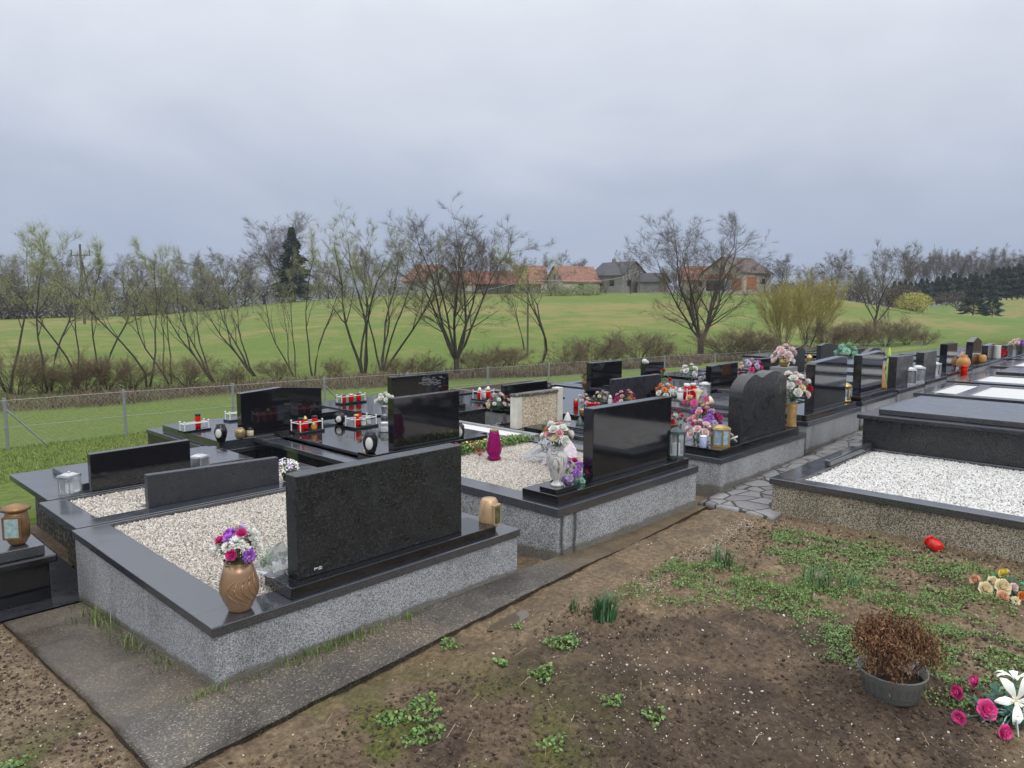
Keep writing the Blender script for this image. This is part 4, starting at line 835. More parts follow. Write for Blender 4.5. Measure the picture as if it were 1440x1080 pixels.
# trees on the crest behind the field: individuals of a few kinds
back = [(-10, 450, 365), (28, 450, 372), (52, 449, 385), (80, 448, 366), (108, 448, 384), (150, 447, 378), (178, 446, 366), (205, 446, 388), (232, 445, 372), (258, 442, 384), (285, 440, 362), (318, 436, 350), (345, 432, 372), (372, 430, 362), (398, 427, 304), (432, 424, 364), (462, 422, 358), (485, 420, 366), (520, 418, 342), (548, 416, 350), (20, 449, 392), (125, 447, 394), (220, 446, 396), (300, 438, 390), (355, 431, 388), (415, 425, 380), (450, 423, 382)]
for k, (px, pb_y, pt) in enumerate(sorted(back)):
    ms = SMALLB[k % 3]; place_tree(ms, 0, nth(k) + ' bare tree in the tangled tree line behind the left field', px, pb_y, pt + 6, 1.25, rnd.uniform(0, 6), topscale(ms), group='tree line behind the left field', r=158 + 9 * (k % 3))
for k, (px, pb_y, pt, lab, wr, r_) in enumerate([(700, 412, 352, 'dark bare tree between the barn and the orange roof behind it', 1.0, 146), (722, 412, 356, 'dark bare tree in front of the long barn', .9, 144), (672, 411, 330, 'tall bare tree rising behind the barn', .8, 160), (790, 410, 352, 'bare tree behind the light green hedge', 1.0, 160), (812, 410, 362, 'bare tree right above the light green hedge', .9, 158),
        (887, 406, 345, 'gnarled dark tree before the grey roofed house', .7, 143), (935, 408, 372, 'small bare tree right of the grey roofed house', 1.0, 150), (1075, 412, 366, 'bare tree right of the brick house', .9, 150), (1100, 414, 362, 'spreading bare tree right of the brick house', 1.1, 148), (1132, 417, 376, 'small bare tree above the willow bush', 1.0, 150), (1172, 424, 360, 'bare tree standing alone above the right field', 1.0, 146), (1150, 420, 380, 'low bare tree left of the lone one above the right field', 1.2, 155), (1205, 430, 384, 'low bare tree before the far hill', 1.2, 160), (600, 412, 372, 'bare tree behind the pale gabled house', 1.0, 170), (760, 411, 365, 'bare tree behind the orange roofs', 1.1, 172), (585, 414, 372, 'bare tree screening the pale gabled house', 1.1, 138), (648, 414, 374, 'bare tree before the left end of the barn', 1.1, 139), (775, 415, 374, 'bare tree just left of the light green hedge', 1.1, 136), (1010, 414, 378, 'bare tree before the brick house wing', .9, 140), (852, 413, 382, 'small bare tree at the left corner of the grey roofed house', .9, 141)]):
    ms = SMALLB[(k + 1) % 2]; place_tree(ms, 0, lab, px, pb_y, pt, wr, rnd.uniform(0, 6), topscale(ms), r=r_)
def place_at(px, pyb, r, ms, label, pyt, wr, name='bare_tree', cat='tree', group=None):
    X, Y, Z = atr(px, pyb, r); s = (pyb - pyt) / FOC * r / topscale(ms); return mktree(ms, label, (X, Y, Z), rnd.uniform(0, 6), (s * wr, s * wr, s), cat, name, group)
for k in range(17):
    px = 1268 + k * 11.5; place_at(px, 412 - .1 * k, 235 + 5 * (k % 3), SMALLB[k % 2], nth(k) + ' bare tree in the far row above the dark conifers', 366 - 4 * (k % 3) + rnd.uniform(-3, 5), .9, group='far row of bare trees on the right')
place_at(1315, 410, 230, SMALLB[0], 'slender poplar rising above the far row at right', 354, .28)
# conifers
def conifer_meshes(seed, H, n=1500, rb=.28, droop=.25, gap=.0):
    R = random.Random(seed); t = MB(); t.tube([(0, 0, -.2), (0, 0, H * .6), (0, 0, H)], [.05 * H * .4, .012 * H, .004 * H], 6); mt = t.mesh('trunk'); mt.materials.append(BARK)
    V = []
    for k in range(n):
        z = H * (.08 + .92 * (R.random() ** .8)); rm = H * rb * (1 - z / H) ** .8 * (1 + .35 * math.sin(z / H * 34)) + .03 * H; a = R.uniform(0, 6.28)
        r0 = rm * R.uniform(.2, .75); r1 = rm * R.uniform(.8, 1.15); w = H * .02 * R.uniform(.5, 1.2); c, s = math.cos(a), math.sin(a); dz = -droop * (r1 - r0) + R.gauss(0, .015 * H)
        p = np.array([c * r0, s * r0, z]); q = np.array([c * r1, s * r1, z + dz]); m = (p + q) / 2; u = np.array([-s, c, R.gauss(0, .5)]) * w
        V += [p, m + u, q, m - u]
    mc = fastmesh('crown', np.array(V), np.arange(len(V)).reshape(-1, 4)); mc.materials.append(NEEDLE); return mt, mc, None
CON = [conifer_meshes(1, 8, 2600, .26), conifer_meshes(2, 8, 2600, .42, .1)]
place_tree(CON[0], 0, 'dark spruce with drooping tiers behind the left trees', 413, 427, 330, 1.0, 0, 8, 'spruce_tree', r=150)
place_at(1368, 446, 200, CON[1], 'broad dark cedar on the right hillside', 394, .8, 'cedar_tree')
place_at(1395, 447, 202, CON[1], 'smaller grey green pine touching the broad cedar', 408, .7, 'cedar_tree')
for k in range(26):
    px = 1256 + k * 7.6; tp = np.interp(px, [1256, 1320, 1380, 1440], [402, 396, 389, 383]); place_at(px, 433 - (px - 1256) * .075, 212 + 4 * (k % 4), CON[k % 2], nth(k) + ' dark conifer in the dense band of evergreens at right', tp + rnd.uniform(-3, 4), 1.0, 'conifer_tree', 'tree', 'dense band of evergreens at the right')
# leafy bushes
def bush_mesh(W, H, D, n, r, mat):
    p = NR.normal(size=(n, 3)); p /= np.linalg.norm(p, axis=1)[:, None]; p *= (NR.random(n)[:, None] ** .35); lum = .75 + .5 * fbm(p[:, 0] * 3 + 5, p[:, 1] * 3 + p[:, 2] * 2, 1.2, 3)
    p *= lum[:, None]; v = p * [W / 2, D / 2, H / 2] + [0, 0, H * .5]; k = v[:, 2] > .0; me = leaves('foliage', v[k], NR.uniform(.5, 1, k.sum()) * r, 1.2, .7); me.materials.append(mat); return me
def bush(px, pyb, pyt, wpx, r, label, mat, n=2600, name='bush', dp=.8):
    X, Y, Z = atr(px, pyb, r) if r else onterr(px, pyb)[:3]; r = math.hypot(X, Y); H = (pyb - pyt) / FOC * r; Wd = wpx / FOC * r
    t = thing(name, label, 'bush', (X, Y, Z - .1), math.atan2(Y, X) - math.pi / 2)
    ob('foliage', bush_mesh(Wd, H, Wd * dp, n, max(H, .6) * .035, mat), None, t); m_ = MB()
    for k in range(7):
        a = k * .9; m_.tube([(0.1 * math.cos(a), .1 * math.sin(a), -.1), (Wd * .3 * math.cos(a), Wd * .25 * math.sin(a), H * .6)], [.03 * H, .008 * H], 5)
    ob('stem', m_.mesh('stem'), BARK, t); return t
bush(783, 420, 400, 50, 138, 'light green hedge bush in front of the orange roofed house, left one', HEDGEM, 3500); bush(822, 419, 397, 56, 138, 'light green hedge bush in front of the orange roofed house, right one', HEDGEM, 3500)
bush(1284, 440, 414, 44, 150, 'bright yellow green round bush on the right field edge', BUDY, 3600)
bush(132, 459, 436, 42, 128, 'olive brown rounded thicket on the left field', TWIGB, 2600); bush(1345, 432, 412, 60, 205, 'grey brown thicket left of the broad cedar', TWIG, 2400)
for k, (px, pb_y, pt, w_) in enumerate(sorted([(1225, 436, 402, 60), (1268, 438, 404, 40), (470, 424, 398, 60), (330, 438, 405, 90), (250, 446, 412, 90), (160, 449, 415, 80), (40, 452, 415, 100), (400, 428, 396, 70), (560, 418, 392, 60), (1120, 416, 396, 60), (1180, 426, 402, 50), (100, 450, 418, 60), (205, 448, 412, 60), (290, 443, 408, 60), (5, 453, 412, 60), (1095, 413, 395, 40)])):
    bush(px, pb_y, pt, w_ * 1.25, 157 + k % 4, nth(k) + ' grey brown thicket along the crest of the field', TWIG, 2600).__setitem__('group', 'thickets along the crest of the field')
# brambles behind the fence
def bramble_pts(n):
    x = NR.uniform(-4, 62, n); y = 23.6 - .13 * np.clip(x - 4, 0, 30) + NR.gamma(1.8, .9, n) + .6 * np.sin(x * .7); return x, y
x, y = bramble_pts(28000); n = len(x); z = terr(x, y); h = .72 * (.1 + .9 * fbm(x, y, .55, 3)) * NR.uniform(.3, 1.0, n) * (.55 + .012 * np.clip(x, 0, 40)); a = NR.uniform(0, 6.28, n); l = h * NR.uniform(.3, 1.3, n); w = .006 + .00018 * np.clip(x, 0, 60)
c, s = np.cos(a), np.sin(a); B = np.stack([x, y, z], 1); M_ = B + np.stack([c * l * .4, s * l * .4, h * .8], 1); E_ = B + np.stack([c * l, s * l, h * NR.uniform(.4, 1.05, n)], 1); U = np.stack([-s, c, 0 * s], 1) * w[:, None]
V = np.stack([B - U, B + U, M_ + U, M_ - U, M_ - U, M_ + U, E_ + U * .4, E_ - U * .4], 1).reshape(-1, 3)
tag(ob('bramble_thicket', fastmesh('bram', V, np.arange(len(V)).reshape(-1, 4)), BRAM), 'brown bramble undergrowth tangled behind the wire fence', 'brambles', None, 'stuff')
for k, (px, pyb, pyt, wr) in enumerate(sorted([(25, 556, 497, 1.0), (60, 553, 512, 1.0), (120, 550, 495, 1.0), (150, 548, 504, 1.0), (95, 552, 515, .9), (185, 548, 505, 1.2), (265, 545, 500, 1.1), (390, 535, 505, 1.2), (470, 530, 500, 1.1), (600, 528, 492, 1.2), (670, 524, 488, 1.2), (700, 520, 480, 1.1), (800, 516, 478, 1.3), (830, 512, 470, 1.2), (860, 510, 478, 1.3), (900, 508, 462, 1.3), (930, 506, 475, 1.1), (1020, 503, 462, 1.3), (1050, 502, 455, 1.3), (1075, 500, 468, 1.2), (1160, 492, 450, 1.3), (1190, 490, 455, 1.3), (1215, 487, 452, 1.2), (1245, 487, 450, 1.2), (1275, 485, 452, 1.2), (1300, 486, 466, 1.1), (720, 514, 485, 1.3), (560, 530, 500, 1.2), (330, 541, 508, 1.2)])):
    ms = BSH[k % 2]; place_tree(ms, 0, nth(k) + ' leafless brown shrub in the bramble strip below the trees', px, pyb, pyt, wr, rnd.uniform(0, 6), topscale(ms), 'leafless_shrub', 'shrub', 'leafless shrubs below the trees')
# ================================================================== houses
R_OR = plain('orange_roof_tiles', (.25, .125, .09), .8, var=.3, sc=1.5); R_RD = plain('weathered_red_tiles', (.25, .11, .075), .85, var=.3, sc=1.2); R_GR = plain('dark_grey_roof', (.06, .062, .07), .7, var=.2, sc=1); R_BR = plain('brown_roof', (.12, .085, .08), .8, var=.2, sc=1)
W_GN = plain('pale_green_render', (.42, .46, .38), .9, var=.1, sc=1); W_CR = plain('cream_render', (.5, .45, .38), .9, var=.15, sc=1); W_GY = plain('grey_render', (.25, .24, .23), .9, var=.2, sc=.8); W_BR = plain('orange_hollow_bricks', (.36, .15, .08), .9, var=.3, sc=3); W_WD = plain('old_barn_boards', (.14, .13, .12), .9, var=.4, sc=2)
WIN = plain('dark_window', (.02, .022, .025), .2); BLUEW = plain('pale_blue_door', (.3, .38, .45), .6)
def house(label, px, pyb, r, w, d, hw, hr, yaw, wm, rm, gm_=None, wins=(), doors=(), chim=None, name='house', base=-1.2):
    X, Y, Z = atr(px, pyb, r); face = math.atan2(Y, X) - math.pi / 2
    t = thing(name, label, 'house', (X, Y, Z), face + yaw)
    ob('wall', MB().box(-w / 2, w / 2, -d / 2, d / 2, base, hw).mesh('wall'), wm, t)
    for s in (-1, 1):
        g = MB(); x = s * w / 2; g.add([(x - .08, -d / 2, hw), (x + .08, -d / 2, hw), (x + .08, d / 2, hw), (x - .08, d / 2, hw), (x - .08, 0, hw + hr), (x + .08, 0, hw + hr)], [(0, 1, 5, 4), (1, 2, 5), (2, 3, 4, 5), (3, 0, 4), (0, 3, 2, 1)])
        ob('gable', g.mesh('gable'), gm_ or wm, t)
    e = .45; q = hr / (d / 2) * e; b = MB()
    for s in (-1, 1):
        b.add([(-w / 2 - e, s * (d / 2 + e), hw - q + .05), (w / 2 + e, s * (d / 2 + e), hw - q + .05), (w / 2 + e, 0, hw + hr + .08), (-w / 2 - e, 0, hw + hr + .08), (-w / 2 - e, s * (d / 2 + e), hw - q + .22), (w / 2 + e, s * (d / 2 + e), hw - q + .22), (w / 2 + e, 0, hw + hr + .27), (-w / 2 - e, 0, hw + hr + .27)], [(0, 3, 2, 1), (4, 5, 6, 7), (0, 1, 5, 4), (1, 2, 6, 5), (2, 3, 7, 6), (3, 0, 4, 7)])
    rf = ob('roof', b.mesh('roof'), rm, t)
    if chim: ob('chimney', MB().box(chim - .3, chim + .3, .2, .8, hw + hr * .5, hw + hr + 1.0).mesh('chimney'), W_GY, rf)
    for side, u, z0, ww, hh, mt in list(wins) + list(doors):
        if side == 'f': m_ = MB().box(u - ww / 2, u + ww / 2, -d / 2 - .06, -d / 2 + .02, z0, z0 + hh)
        else:
            x = w / 2 * (1 if side == 'r' else -1); s_ = 1 if side == 'r' else -1; m_ = MB().box(min(x, x + s_ * .1), max(x, x + s_ * .1), u - ww / 2, u + ww / 2, z0, z0 + hh)
        ob('door' if hh > 1.6 else 'window', m_.mesh('opening'), mt, t)
    return t
house('pale green gabled house with an orange roof behind the fanning trees', 603, 415, 155, 8.5, 7, 3.1, 3.0, -.95, W_GN, R_OR, wins=[('r', 0, 3.3, .9, 1.1, WIN), ('f', -1, 1, 1, 1.2, WIN)])
house('long low barn with weathered red tiles and grey board walls', 700, 413, 152, 17.5, 6, 2.1, 2.3, .04, W_WD, R_RD, W_CR, wins=[('f', -6.2, .5, 3.6, 1.4, W_CR), ('f', 2, .3, 1.2, 1.3, WIN), ('f', 5, .4, .8, 1.1, WIN)], name='barn')
house('small house with a bright orange roof just behind the barn', 745, 409, 166, 6.5, 6, 3.0, 2.4, .1, W_CR, R_OR)
house('orange roofed house with a cream gable behind the light green hedge', 806, 413, 156, 9, 6.5, 2.6, 2.9, .55, W_CR, R_OR, wins=[('f', 0, .9, 1.2, 1.2, WIN), ('l', 0, 3.0, .8, .9, WIN)], chim=2)
house('house with a dark grey roof and a grey rendered gable', 870, 408, 158, 8.8, 7.4, 3.1, 2.6, -.75, W_GY, R_GR, wins=[('r', 1.2, .8, 1.1, 1.3, WIN), ('r', -1.6, .8, 1.1, 1.3, WIN), ('f', -2, .8, 1.3, 1.2, WIN), ('f', 1.5, .8, 1.3, 1.2, WIN)], chim=-2)
house('tiny grey shed between the grey roofed and brick houses', 918, 408, 154, 5, 4, 1.8, 1.5, -.5, W_GY, R_GR, name='shed')
house('orange roofed low wing of the unfinished brick house', 984, 409, 158, 7.5, 6.5, 2.3, 2.6, .1, W_CR, R_OR, wins=[('f', 0, .8, 1.1, 1.1, WIN)])
house('unfinished brick house with a brown roof and open garage', 1035, 409, 152, 9, 9.5, 3.4, 2.9, .95, W_CR, R_BR, wins=[('l', 0, 3.9, .9, .9, WIN), ('f', 2, 1.3, 1.0, 1.0, WIN)], doors=[('l', 1.6, 0, 4.2, 2.0, WIN), ('l', -1.3, .1, 1.3, 1.9, BLUEW), ('l', -3.3, .05, 2.2, 2.2, W_BR), ('l', .9, 2.3, 6.5, .9, W_BR), ('f', -1.8, .2, 3.2, 2.4, W_BR)])
# poles
def pole(label, px, pyb, pyt, r, rad, arm=False, mat=None, name='utility_pole'):
    X, Y, Z = atr(px, pyb, r) if r else onterr(px, pyb)[:3]; r = math.hypot(X, Y); h = (pyb - pyt) / FOC * r
    t = thing(name, label, 'pole', (X, Y, Z)); ob('shaft', MB().tube([(0, 0, -.3), (0, 0, h)], [rad, rad * .75], 8).mesh('shaft'), mat or plain('pole_wood', (.12, .10, .085), .9), t)
    if arm:
        ob('crossarm', MB().tube([(-.8, .8, h * .86), (.8, -.8, h * .86)], .05, 6).mesh('arm'), BARK, t); ob('brace', MB().tube([(.9, -.9, 0), (.05, -.05, h * .8)], rad * .7, 6).mesh('brace'), BARK, t)
        b = MB(); [b.tube([(s * .7, -s * .7, h * .86), (s * .7, -s * .7, h * .93)], .05, 6) for s in (-1, 0, 1)]; ob('insulators', b.mesh('ins'), BLKPL, t)
    return t, (X, Y, Z + h)
pole('dark utility pole with a crossarm and brace among the left trees', 119, 452, 360, 95, .15, True)
p1 = pole('slim wooden pole beside the thin double stem tree', 742, 500, 395, None, .06)[1]
p2 = pole('thin pale pole in front of the grey roofed house', 899, 407, 374, 146, .12)[1]
p3 = pole('thin white pole left of the brick house', 951, 407, 378, 146, .08)[1]
w_ = MB(); q0 = atr(560, 397, 60); q1 = atr(1250, 381, 160)
for a_, b_ in ((q0, p1), (p1, (p2[0], p2[1], p2[2] - 1)), ((p2[0], p2[1], p2[2] - 1), q1)):
    w_.tube([tuple(np.array(a_) + (np.array(b_) - np.array(a_)) * k / 10 - np.array([0, 0, .8 * math.sin(math.pi * k / 10)])) for k in range(11)], .018, 4, False)
tag(ob('overhead_wire', w_.mesh('wire'), ZINC), 'single overhead wire running from the wooden pole past the houses', 'wire')
hf = thing('paddock_fence', 'low fence of pale posts below the brick house', 'fence', atr(1000, 413, 142))
for k in range(34):
    px = 915 + k * 6.8; X, Y, Z = atr(px, 416 - .5 * math.sin(k) + max(0, k - 22) * .25, 141); P('post', MB().box(X - .05, X + .05, Y - .05, Y + .05, Z - .6, Z + .95), plain('pale_post', (.3, .29, .27), .9), hf)
PRV = [atr(915 + k * 6.8, 416 + max(0, k - 22) * .25, 141) for k in range(34)]
P('rail', MB().tube([(a, b, c + .6) for a, b, c in PRV], .035, 4), plain('pale_post', (.3, .29, .27), .9), hf)
# ================================================================== small things on the graves
_fm = {}
def rose_mesh(r):
    v = []; f = []; n0 = 0
    for ring, (np_, tilt, rr_, h) in enumerate([(3, .12, .30, 1.0), (4, .38, .55, .95), (5, .75, .8, .8), (6, 1.15, 1.0, .62)]):
        for k in range(np_):
            a = 2 * math.pi * k / np_ + ring * .7
            for i in range(3):
                for j in range(3):
                    t = i / 2; w = (j - 1) * (math.pi / np_) * 1.15 * (.6 + .4 * math.sin(math.pi * (t * .7 + .15)))
                    rad = r * (.12 + (rr_ - .12) * t ** .8); z = r * h * (t ** 1.0) * math.cos(tilt * .6) - r * .1 * (t == 1) * ring * .4; rad *= 1 - .1 * abs(j - 1)
                    v.append((rad * math.cos(a + w), rad * math.sin(a + w), z))
            for i in range(2):
                for j in range(2): q = n0 + i * 3 + j; f.append((q, q + 1, q + 4, q + 3))
            n0 += 9
    b = MB(); b.add(v, f); b.ball((0, 0, r * .35), r * .3, 8, 5); return b.mesh('flower', smooth=False)
def mum_mesh(r):
    b = MB(); R = random.Random(5)
    for k in range(70):
        u = R.uniform(-.15, 1); a = k * 2.4; c = math.sqrt(max(0, 1 - u * u)); d = np.array([c * math.cos(a), c * math.sin(a), u]); s = np.array([-math.sin(a), math.cos(a), 0]) * r * .16
        p0 = d * r * .25; p1 = d * r * .75; p2 = d * r * R.uniform(.9, 1.08) + np.array([0, 0, -r * .08]); b.add([p0, p1 + s, p2, p1 - s], [(0, 1, 2, 3)])
    return b.mesh('flower')
def lily_mesh(r):
    b = MB()
    for k in range(6):
        a = k * math.pi / 3; c, s = math.cos(a), math.sin(a); w = .17 if k % 2 else .22; L_ = []
        for t, ww, z in [(0, .06, 0), (.3, .6, .22), (.6, 1.0, .34), (.85, .7, .30), (1.0, .08, .18)]:
            for q in (-1, 0, 1): L_.append((r * (t * c - q * ww * w * s), r * (t * s + q * ww * w * c), r * (z - .06 * abs(q)) + .0))
        b.add(L_, [(i * 3 + j, i * 3 + j + 1, i * 3 + j + 4, i * 3 + j + 3) for i in range(4) for j in range(2)])
    return b.mesh('flower', smooth=True)
def calla_mesh(r): return MB().lathe([(r * .12, -r), (r * .2, -r * .3), (r * .4, r * .3), (r * .75, r * .7)], 10, sq=(.2, 1)).mesh('flower', smooth=True)
FM = dict(rose=rose_mesh, mum=mum_mesh, lily=lily_mesh, calla=calla_mesh)
def flower(kind, col, r, par, loc, dirv):
    key = (kind, col, round(r, 3))
    if key not in _fm:
        me = FM[kind](r); me.materials.append(petal('petals_' + col, PC[col])); _fm[key] = me
    o = ob('flower', _fm[key], None, par); o.location = loc
    q = Vector(dirv).to_track_quat('Z', 'Y'); o.rotation_mode = 'QUATERNION'; o.rotation_quaternion = q; return o
def bouquet(label, loc, R, H, flowers, lf=LEAF, nl=120, name='bouquet', cat='flowers', seed=1, flat=1.0, stemdown=.0, group=None, elong=(1, 1), wrap=None):
    """flowers: list of (kind, colour, radius, count); heads on a dome of radius R whose centre is H above loc"""
    t = thing(name, label, cat, loc, 0, group); Q = random.Random(seed); tot = sum(f_[3] for f_ in flowers); order = [f_ for f_ in flowers for _ in range(f_[3])]; Q.shuffle(order)
    st = MB()
    for k, (kind, col, r, _) in enumerate(order):
        u = 1 - (k + .5) / tot * 1.12; a = k * 2.399 + Q.uniform(-.3, .3); c = math.sqrt(max(0, 1 - u * u)); d = np.array([c * math.cos(a) * elong[0], c * math.sin(a) * elong[1], u * flat + .02])
        p = d * R * Q.uniform(.82, 1.05) + [0, 0, H]; p[2] = max(p[2], r * .4); dn = np.array([d[0], d[1], max(.25, d[2] + .35)]); flower(kind, col, r, t, p, dn); st.tube([(0, 0, max(-stemdown, 0 if not stemdown else -stemdown) + .005), (p[0] * .5, p[1] * .5, p[2] * .55), tuple(p)], .0022, 4, False)
    ob('stems', st.mesh('stems'), LEAF, t)
    n = nl; pp = NR.normal(size=(n, 3)); pp /= np.linalg.norm(pp, axis=1)[:, None]; pp[:, 2] = pp[:, 2] * flat; pp *= R * NR.uniform(.45, 1.05, (n, 1)) * [elong[0], elong[1], 1]; pp += [0, 0, H]; pp[:, 2] = np.maximum(pp[:, 2], .004)
    ob('leaves', leaves('leaves', pp, NR.uniform(.5, 1.1, n) * R * .16, .9, .45), lf, t)
    return t
def vase(label, loc, prof, mat, n=24, name='vase', cat='vase', sq=None, base=None, group=None, inner=True, rz=0):
    t = thing(name, label, cat, loc, rz, group); ob('body', MB().lathe(prof, n, sq=sq).mesh('body', smooth=True), mat, t)
    if inner: r, z = prof[-1]; ob('rim', MB().lathe([(r * .99, z - .001), (r * 1.04, z + .004), (r * .8, z + .004), (r * .78, z - .02)], n).mesh('rim', smooth=True), mat, t)
    if base: ob('base', MB().lathe(base, n).mesh('base', smooth=True), mat, t)
    return t
def candle(label, loc, h=.12, r=.027, glass=REDG, lid=BRASS, shape=0, name='grave_candle', cat='candle', group=None):
    t = thing(name, label, cat, loc, 0, group)
    pr = [(r * .85, 0), (r, .006), (r, h * .8), (r * .9, h * .86)] if shape == 0 else [(r * .8, 0), (r, .008), (r * .95, h * .3), (r * 1.02, h * .6), (r * .7, h * .72)]
    ob('glass', MB().lathe(pr, 14).mesh('glass', smooth=True), glass, t); ob('wax', MB().lathe([(r * .7, .004), (r * .7, h * .5)], 12).mesh('wax'), WHITEP if glass is not REDG else plain('red_wax', (.45, .01, .01), .4), t)
    top = [(r * 1.02, h * .84), (r * 1.02, h * .93), (r * .8, h), (.001, h)] if shape == 0 else [(r * .9, h * .7), (r * .8, h * .82), (r * .45, h * .95), (.001, h * 1.03)]
    ob('lid', MB().lathe(top, 14).mesh('lid', smooth=True), lid, t); return t
def rack(label, loc, w, d, rz=0, h=.10):
    t = thing('candle_rack', label, 'candle rack', loc, rz); P2 = lambda nm, b, m, bv=0: (bev(ob(nm, b.mesh(nm), m, t), bv) if bv else ob(nm, b.mesh(nm), m, t))
    P2('base', MB().box(-w / 2, w / 2, -d / 2, d / 2, 0, .022), G_POL, .003)
    for sx_ in (-1, 1):
        for sy_ in (-1, 1):
            x_, y_ = sx_ * (w / 2 - .018), sy_ * (d / 2 - .018); b = MB(); b.tube([(x_, y_, .02), (x_, y_, h)], .0055, 8); b.ball((x_, y_, h + .008), .010, 10, 6); P2('post', b, STEEL)
    b = MB(); x_, y_ = w / 2 - .018, d / 2 - .018
    for pts in ([(-x_, -y_), (x_, -y_)], [(-x_, y_), (x_, y_)], [(-x_, -y_), (-x_, y_)], [(x_, -y_), (x_, y_)], [(-x_, 0), (x_, 0)]): b.tube([(p[0], p[1], h - .012) for p in pts], .0042, 6)
    P2('rail', b, STEEL); return t
def lantern(label, loc, w, h, frame, pane=GLASS, rz=.3, n=4, cand=WHITEP, roof=1.0, name='lantern', group=None, knob=True, foot=.0):
    t = thing(name, label, 'lantern', loc, rz, group); r = w / 2 / math.cos(math.pi / n); a0 = math.pi / n
    def ring(z0, z1, r0, r1): 
        b = MB(); pts = []
        for rr_, z_ in ((r0, z0), (r1, z1)):
            for k in range(n): a = a0 + 2 * math.pi * k / n; pts.append((rr_ * math.cos(a), rr_ * math.sin(a), z_))
        return b.add(pts, [tuple(range(n - 1, -1, -1)), tuple(range(n, 2 * n))] + [(k, (k + 1) % n, (k + 1) % n + n, k + n) for k in range(n)])
    zb, zt = h * .10 + foot, h * .78
    ob('base', ring(foot * 0, zb, r * 1.06, r * 1.02).mesh('base'), frame, t)
    for k in range(n):
        a = a0 + 2 * math.pi * k / n; ob('post', MB().tube([(r * .95 * math.cos(a), r * .95 * math.sin(a), zb), (r * .95 * math.cos(a), r * .95 * math.sin(a), zt)], w * .055, 4).mesh('post'), frame, t)
        b_ = a0 + 2 * math.pi * (k + 1) / n; q = .93 * r; ob('pane', MB().add([(q * math.cos(a), q * math.sin(a), zb), (q * math.cos(b_), q * math.sin(b_), zb), (q * math.cos(b_), q * math.sin(b_), zt), (q * math.cos(a), q * math.sin(a), zt)], [(0, 1, 2, 3)]).mesh('pane'), pane, t)
    rf = ob('roof', ring(zt, h * .86, r * 1.12, r * 1.05).mesh('roof'), frame, t); ob('cap', ring(h * .861, h * .95, r * .8 * roof, r * .35 * roof).mesh('cap'), frame, t)
    if knob: ob('knob', MB().lathe([(w * .06, h * .95), (w * .1, h * .98), (.001, h * 1.02)], 8).mesh('knob'), frame, t)
    ob('candle', MB().lathe([(w * .2, zb), (w * .2, zb + (zt - zb) * .55), (.001, zb + (zt - zb) * .6)], 10).mesh('candle'), cand, t); return t
def barrel(label, loc, r, h, mat, panel=DKGLASS, rz=0, name='lantern', group=None, pw=.55):
    t = thing(name, label, 'lantern', loc, rz, group)
    ob('body', MB().lathe([(r * .62, 0), (r * .70, h * .04), (r * .97, h * .2), (r * 1.02, h * .4), (r * .98, h * .7), (r * .86, h * .92), (r * .74, h * .97), (r * .70, h), (.001, h * 1.005)], 28).mesh('body', smooth=True), mat, t)
    b = MB(); x_ = r * pw; b.box(-x_, x_, -r * 1.08, -r * .75, h * .2, h * .86); fr = ob('door_frame', b.mesh('door_frame'), mat, t); bev(fr, .004)
    ob('window', MB().box(-x_ * .72, x_ * .72, -r * 1.10, -r * 1.0, h * .26, h * .80).mesh('window'), panel, fr)
    ob('seam', MB().box(-r * 1.035, -r * 1.0, -.002, .002, h * .2, h * .7).mesh('seam'), mat, t); return t
FACE = math.radians(-45)
# nearest grave
VP = [(.033, 0), (.036, .006), (.052, .05), (.062, .085), (.061, .12), (.050, .17), (.043, .205)]
v1 = vase('gold brown vase with carved leaf swirls on the front corner of the nearest grave', (1.43, 3.045, .279), [(a * 1.38, b * 1.06) for a, b in VP], GOLDV, 32)
sw = MB()
for j in range(5):
    pts = []
    for i in range(12):
        t_ = i / 11; z = .035 + .115 * t_ + .006 * j; a = math.radians(250 + 16 * j) - .9 * math.sin(t_ * 2.6) * (1 - .1 * j) + .2; rr_ = np.interp(z, [p[1] for p in VP], [p[0] for p in VP]) * 1.38 + .0005; pts.append((rr_ * math.cos(a), rr_ * math.sin(a), z * 1.06))
    sw.tube(pts, [.001 + .0045 * math.sin(math.pi * i / 11) for i in range(12)], 6)
ob('leaf_relief', sw.mesh('relief', smooth=True), GOLDV, v1)
bouquet('purple, magenta and white carnations in the gold brown vase', (1.43, 3.045, .495), .092, .055, [('mum', 'white', .036, 6), ('mum', 'cream', .034, 3), ('mum', 'purple', .034, 4), ('rose', 'magenta', .028, 5), ('mum', 'white', .026, 5), ('mum', 'lilac', .028, 2)], LEAF, 110, seed=4, stemdown=.1)
barrel('beige barrel shaped lantern with a dark window at the right end of the nearest grave', (3.02, 3.065, .279), .062, .195, BEIGEL, rz=.10)
wr = thing('wrapped_bouquet', 'bouquet in clear film lying behind the low mottled headstone', 'flowers', (1.68, 3.27, .30), .4)
b = MB(); b.lathe([(.012, -.16), (.02, -.08), (.05, .0), (.075, .06), (.09, .10)], 12, sq=(.25, 5)); me = b.mesh('film'); me.transform(Matrix.Rotation(1.25, 4, 'X')); me.transform(Matrix.Translation((0, 0, .06))); ob('film', me, PLASTIC, wr)
ob('leaf', leaves('lf', NR.normal(0, .028, (24, 3)) + [0, -.02, .09], .022, .8, .5), petal('bright_leaf', (.10, .35, .05)), wr)
for k in range(4): flower('rose', 'white', .022, wr, (.03 * math.cos(k * 1.6), -.06 + .02 * k, .08 + .015 * k), (0, -1, .6))
